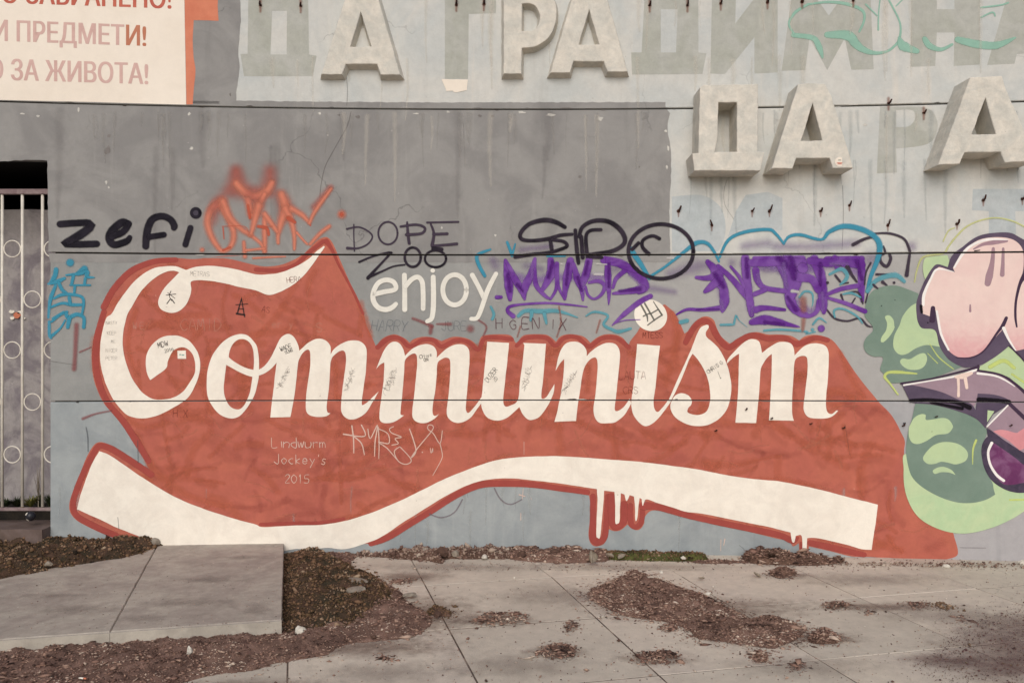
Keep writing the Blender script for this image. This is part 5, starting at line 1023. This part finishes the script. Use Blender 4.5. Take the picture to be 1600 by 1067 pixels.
# ------------------------------------------------------------------ stones, leaf, weeds
def stone(px, py, z, s, m, label, cat='stone', flat=0.6, seed=1, name='stone', group=None):
    random.seed(seed); g = gnd(px, py, z); bm = bmesh.new()
    bmesh.ops.create_icosphere(bm, subdivisions=2, radius=1)
    for v in bm.verts:
        n = mnoise.noise_vector(v.co*1.3+Vector((seed*3.1, 0, 0)))*0.5; v.co = v.co+n
        v.co.x *= s[0]; v.co.y *= s[1]; v.co.z *= s[2]
        v.co.z = max(v.co.z, -s[2]*0.4)
    bmesh.ops.rotate(bm, verts=bm.verts[:], cent=(0,0,0), matrix=Matrix.Rotation(random.uniform(0, 3), 3, 'Z'))
    me = bpy.data.meshes.new(name); bm.to_mesh(me); bm.free(); me.materials.append(m)
    o = bpy.data.objects.new(name, me); COL.objects.link(o); o.location = (g.x, g.y, z+s[2]*0.35)
    o['label'] = label; o['category'] = cat
    if group: o['group'] = group
    return o
S_w = mat('pale_stone', (214,206,192), (190,182,168), 12, 0.4, fine=0.1); S_g = mat('grey_rubble', (150,140,126), (128,116,104), 14, 0.4, fine=0.15, bump=0.8); S_b = mat('brown_clod', (98,74,62), (70,52,44), 14, 0.4, fine=0.25, bump=1)
stone(470, 989, 0.03, (0.034, 0.028, 0.032), S_w, 'white stone on the soil beside the corner of the ramp slab', seed=2)
stone(296, 1020, 0.03, (0.017, 0.014, 0.028), S_w, 'small upright white pebble in front of the ramp slab', seed=5)
stone(560, 908, 0.055, (0.085, 0.05, 0.014), S_g, 'flat pale concrete fragment, the farther of two on the mossy soil', seed=6)
stone(555, 924, 0.055, (0.07, 0.055, 0.022), S_g, 'chunky pale concrete fragment, the nearer of two on the mossy soil', seed=7)
stone(640, 930, 0.02, (0.045, 0.03, 0.014), S_g, 'grey stone chip at the right tip of the soil spill', seed=8)
stone(137, 846, 0.12, (0.05, 0.04, 0.045), S_g, 'grey stone in the soil at the foot of the wall, left of the mural ribbon', seed=9)
stone(172, 843, 0.13, (0.085, 0.04, 0.04), S_b, 'brown clod heaped against the red edge of the mural ribbon', cat='clod', seed=10, name='soil_clod')
stone(243, 850, 0.10, (0.05, 0.04, 0.04), S_g, 'grey stone at the wall foot where the soil meets the ramp slab', seed=11)
stone(76, 883, 0.12, (0.028, 0.022, 0.022), S_g, 'small pale stone in the dark soil left of the ramp', seed=13)
stone(690, 868, 0.03, (0.055, 0.045, 0.05), S_b, 'brown clod on top of the rubble heap at the wall', cat='clod', seed=14, name='soil_clod')
stone(664, 864, 0.03, (0.035, 0.03, 0.03), S_g, 'grey stone on the left flank of the rubble heap at the wall', seed=15)
stone(712, 868, 0.02, (0.035, 0.03, 0.03), S_g, 'grey stone on the right flank of the rubble heap at the wall', seed=16)
stone(757, 872, 0.01, (0.028, 0.022, 0.022), S_w, 'pale stone at the wall foot right of the rubble heap', seed=17)
stone(866, 866, 0.03, (0.05, 0.04, 0.035), S_b, 'brown clod beside the curled pale leaf', cat='clod', seed=18, name='soil_clod')
stone(816, 868, 0.03, (0.05, 0.04, 0.03), S_b, 'brown clod at the left end of the leafy heap by the wall', cat='clod', seed=19, name='soil_clod')
stone(1068, 873, 0.02, (0.02, 0.018, 0.016), S_w, 'white pebble on the moss strip', seed=20)
stone(1106, 928, 0.0, (0.02, 0.014, 0.010), S_w, 'white chip behind the big heap of leaf litter', seed=21)
stone(1033, 895, 0.0, (0.014, 0.012, 0.012), S_w, 'white chip on the pavement between the moss and the leaf heap', seed=22)
stone(1478, 886, 0.0, (0.03, 0.025, 0.018), S_w, 'white stone at the wall foot under the right end of the red mural', seed=23)
stone(1598, 882, 0.0, (0.03, 0.025, 0.026), S_w, 'white stone at the wall foot at the far right', seed=24)
stone(503, 876, 0.03, (0.03, 0.02, 0.014), S_g, 'grey chip where the mossy soil meets the wall', seed=25)
stone(684, 962, 0.02, (0.03, 0.025, 0.02), S_b, 'dark clod on a pavement joint', cat='clod', seed=27, name='soil_clod')
stone(584, 996, 0.02, (0.015, 0.013, 0.012), S_b, 'small dark clod on the edge of the soil spill', cat='clod', seed=28, name='soil_clod')
# curled leaf
def leaf(px, py, z, s, rot, label, curl=1.0, m=None):
    g = gnd(px, py, z); bm = bmesh.new(); nu, nv = 9, 6; G_ = []
    for i in range(nu):
        u = i/(nu-1); w = math.sin(math.pi*min(u*1.05, 1))**0.7*0.45+0.02
        row = []
        for j in range(nv):
            t = j/(nv-1)*2-1; x = t*w; y = u-0.5; z_ = curl*(0.35*t*t*w*2+0.45*(u-0.3)**2)
            row.append(bm.verts.new((x*s, y*s, z_*s)))
        G_.append(row)
    for i in range(nu-1):
        for j in range(nv-1): bm.faces.new((G_[i][j], G_[i][j+1], G_[i+1][j+1], G_[i+1][j]))
    r = bmesh.ops.solidify(bm, geom=bm.faces[:], thickness=0.0012)
    me = bpy.data.meshes.new('fallen_leaf'); bm.to_mesh(me); bm.free(); me.materials.append(m or L_p); me.polygons.foreach_set('use_smooth', [True]*len(me.polygons))
    o = bpy.data.objects.new('fallen_leaf', me); COL.objects.link(o); o.location = (g.x, g.y, z+0.012); o.rotation_euler = rot; o['label'] = label; o['category'] = 'leaf'
    return o
L_p = mat('dry_pale_leaf', (196,184,166), (164,150,132), 20, 0.4, fine=0.08)
leaf(920, 874, 0.05, 0.10, (0.9, 0.5, 0.9), 'large curled pale leaf leaning against the wall under the long red drip', 1.6)
leaf(952, 872, 0.02, 0.07, (0.3, 0.2, 1.9), 'small pale leaf on the left end of the moss strip', 1.0)
leaf(972, 873, 0.02, 0.07, (0.3, 0.1, -1.2), 'small pale leaf lying farther right on the moss strip', 0.8)
leaf(1182, 902, 0.0, 0.06, (0.2, 0.4, 0.8), 'small pale leaf on the pavement in front of the soil by the wall', 1.0)
leaf(1096, 907, 0.0, 0.05, (0.1, 0.3, 2.0), 'tiny pale leaf on the pavement behind the leaf litter heap', 0.8)
# discarded cigarette butt
g = gnd(128, 1059, 0.04); cb = thing('cigarette_butt', g, 'white cigarette butt on the soil at the lower left', 'cigarette butt')
for nm, a, b, m in (('paper', 0, 0.032, M_white), ('filter', 0.0325, 0.05, M_orange)):
    bm = bmesh.new(); bmesh.ops.create_cone(bm, segments=10, radius1=0.0042, radius2=0.0042, depth=b-a, cap_ends=True, matrix=Matrix.Translation(g) @ Matrix.Rotation(-0.5, 4, 'Z') @ Matrix.Rotation(math.pi/2-0.12, 4, 'Y') @ Matrix.Translation((0, 0, (a+b)/2-0.02)))
    bm_obj(nm, bm, m, cb, smooth_sh=True)
# green weeds
W_g = mat('weed_green', (62,72,48), (86,94,64), 20, 0.4, fine=0.1); W_y = mat('weed_dry', (168,158,92), (120,124,70), 20, 0.4, fine=0.1); W_s = mat('dry_stalk', (170,158,140), (140,126,110), 20, 0.4)
def weed(name, base, n, h, spread, m, label, seed, w=0.012, cat='plant', up=1.0):
    random.seed(seed); root = thing(name, base, label, cat)
    bm = bmesh.new(); sb = bmesh.new()
    for i in range(n):
        a = random.uniform(0, 6.28); l = h*random.uniform(0.5, 1.1); out = spread*random.uniform(0.2, 1)
        P = [Vector((math.cos(a)*out*t*t, math.sin(a)*out*t*t, l*up*(t-0.35*t*t*(1.2-up)))) for t in (0, .33, .66, 1)]
        side = Vector((-math.sin(a), math.cos(a), 0)); prev = None
        for k, p in enumerate(P):
            ww = w*(0.35, 1.0, 0.8, 0.05)[k]; L_ = bm.verts.new(p+side*ww+Vector(base)); C_ = bm.verts.new(p-Vector((0, 0, ww*0.3))+Vector(base)); R_ = bm.verts.new(p-side*ww+Vector(base))
            if prev: bm.faces.new((prev[0], prev[1], C_, L_)); bm.faces.new((prev[1], prev[2], R_, C_))
            prev = (L_, C_, R_)
    bmesh.ops.solidify(bm, geom=bm.faces[:], thickness=0.0008)
    bm_obj('leaves', bm, m, root)
    bm = bmesh.new(); bmesh.ops.create_cone(bm, segments=6, radius1=0.004, radius2=0.002, depth=h*0.5, cap_ends=True, matrix=Matrix.Translation(Vector(base)+Vector((0, 0, h*0.22))))
    bm_obj('stem', bm, W_s, root); sb.free()
weed('weed', gnd(187, 1001, 0.02), 26, 0.05, 0.07, W_g, 'low green weed growing at the front edge of the ramp slabs', 3, 0.011, up=0.8)
for i, (px, py, t, m, n, h, lab) in enumerate([(10, 792, 7.05, W_g, 70, 0.07, 'leafy green weed behind the gate, at the left edge'), (27, 793, 7.1, W_g, 80, 0.09, 'leafy weed behind the gate just left of the ochre bar foot'), (48, 794, 7.05, W_y, 70, 0.10, 'yellow green weed behind the gate right of the ochre bar foot'), (62, 794, 7.1, W_g, 80, 0.11, 'dark green weed behind the gate next to the wall corner'), (78, 794, 7.02, W_g, 60, 0.12, 'narrow green weed squeezed between gate and wall corner')]):
    weed('weed', at_depth(px, py, t), n, h, 0.10, m, lab, 20+i, 0.007)
weed('dry_grass', at_depth(60, 792, 7.05), 14, 0.42, 0.10, W_s, 'tall dry grass stalks behind the gate near the wall corner', 31, 0.0022, cat='grass')
weed('dry_grass', gnd(1206, 874, 0.03), 40, 0.07, 0.09, mat('brown_grass', (100,76,62), (76,58,48), 20, 0.4), 'tuft of dead brown grass at the wall foot under the last drip', 33, 0.004, cat='grass')
# raised soil behind the gate; its near-black colour paints the shadow below the rail
rough_box('soil_bank', -7.5, XL+0.2, 7.12, 7.27, -0.1, zb-0.02, mat('shade_dark_soil', (46,40,33), (34,30,25), 9, 0.4, fine=0.3), None, 0.02, kind='structure')
# dark plastic ball with pale patches lying on the sill
bx = at_depth(48, 806, 6.76); ball = thing('old_ball', bx, 'dark old ball with pale patches lying under the gate', 'ball')
bm = bmesh.new(); bmesh.ops.create_uvsphere(bm, u_segments=20, v_segments=12, radius=0.036, matrix=Matrix.Translation(bx)); bm_obj('shell', bm, mat('dark_plastic', (34,34,40), (44,44,48), 20, 0.3, rough=0.35), ball, smooth_sh=True)
for a, e in ((-2.0, -0.75), (-2.3, 0.6)):
    d = Vector((math.cos(a)*math.cos(e), math.sin(a)*math.cos(e), math.sin(e))); bm = bmesh.new()
    bmesh.ops.create_circle(bm, cap_ends=True, segments=6, radius=0.013, matrix=Matrix.Translation(bx+d*0.0365) @ d.to_track_quat('Z', 'Y').to_matrix().to_4x4()); bm_obj('patch', bm, S_w, ball)
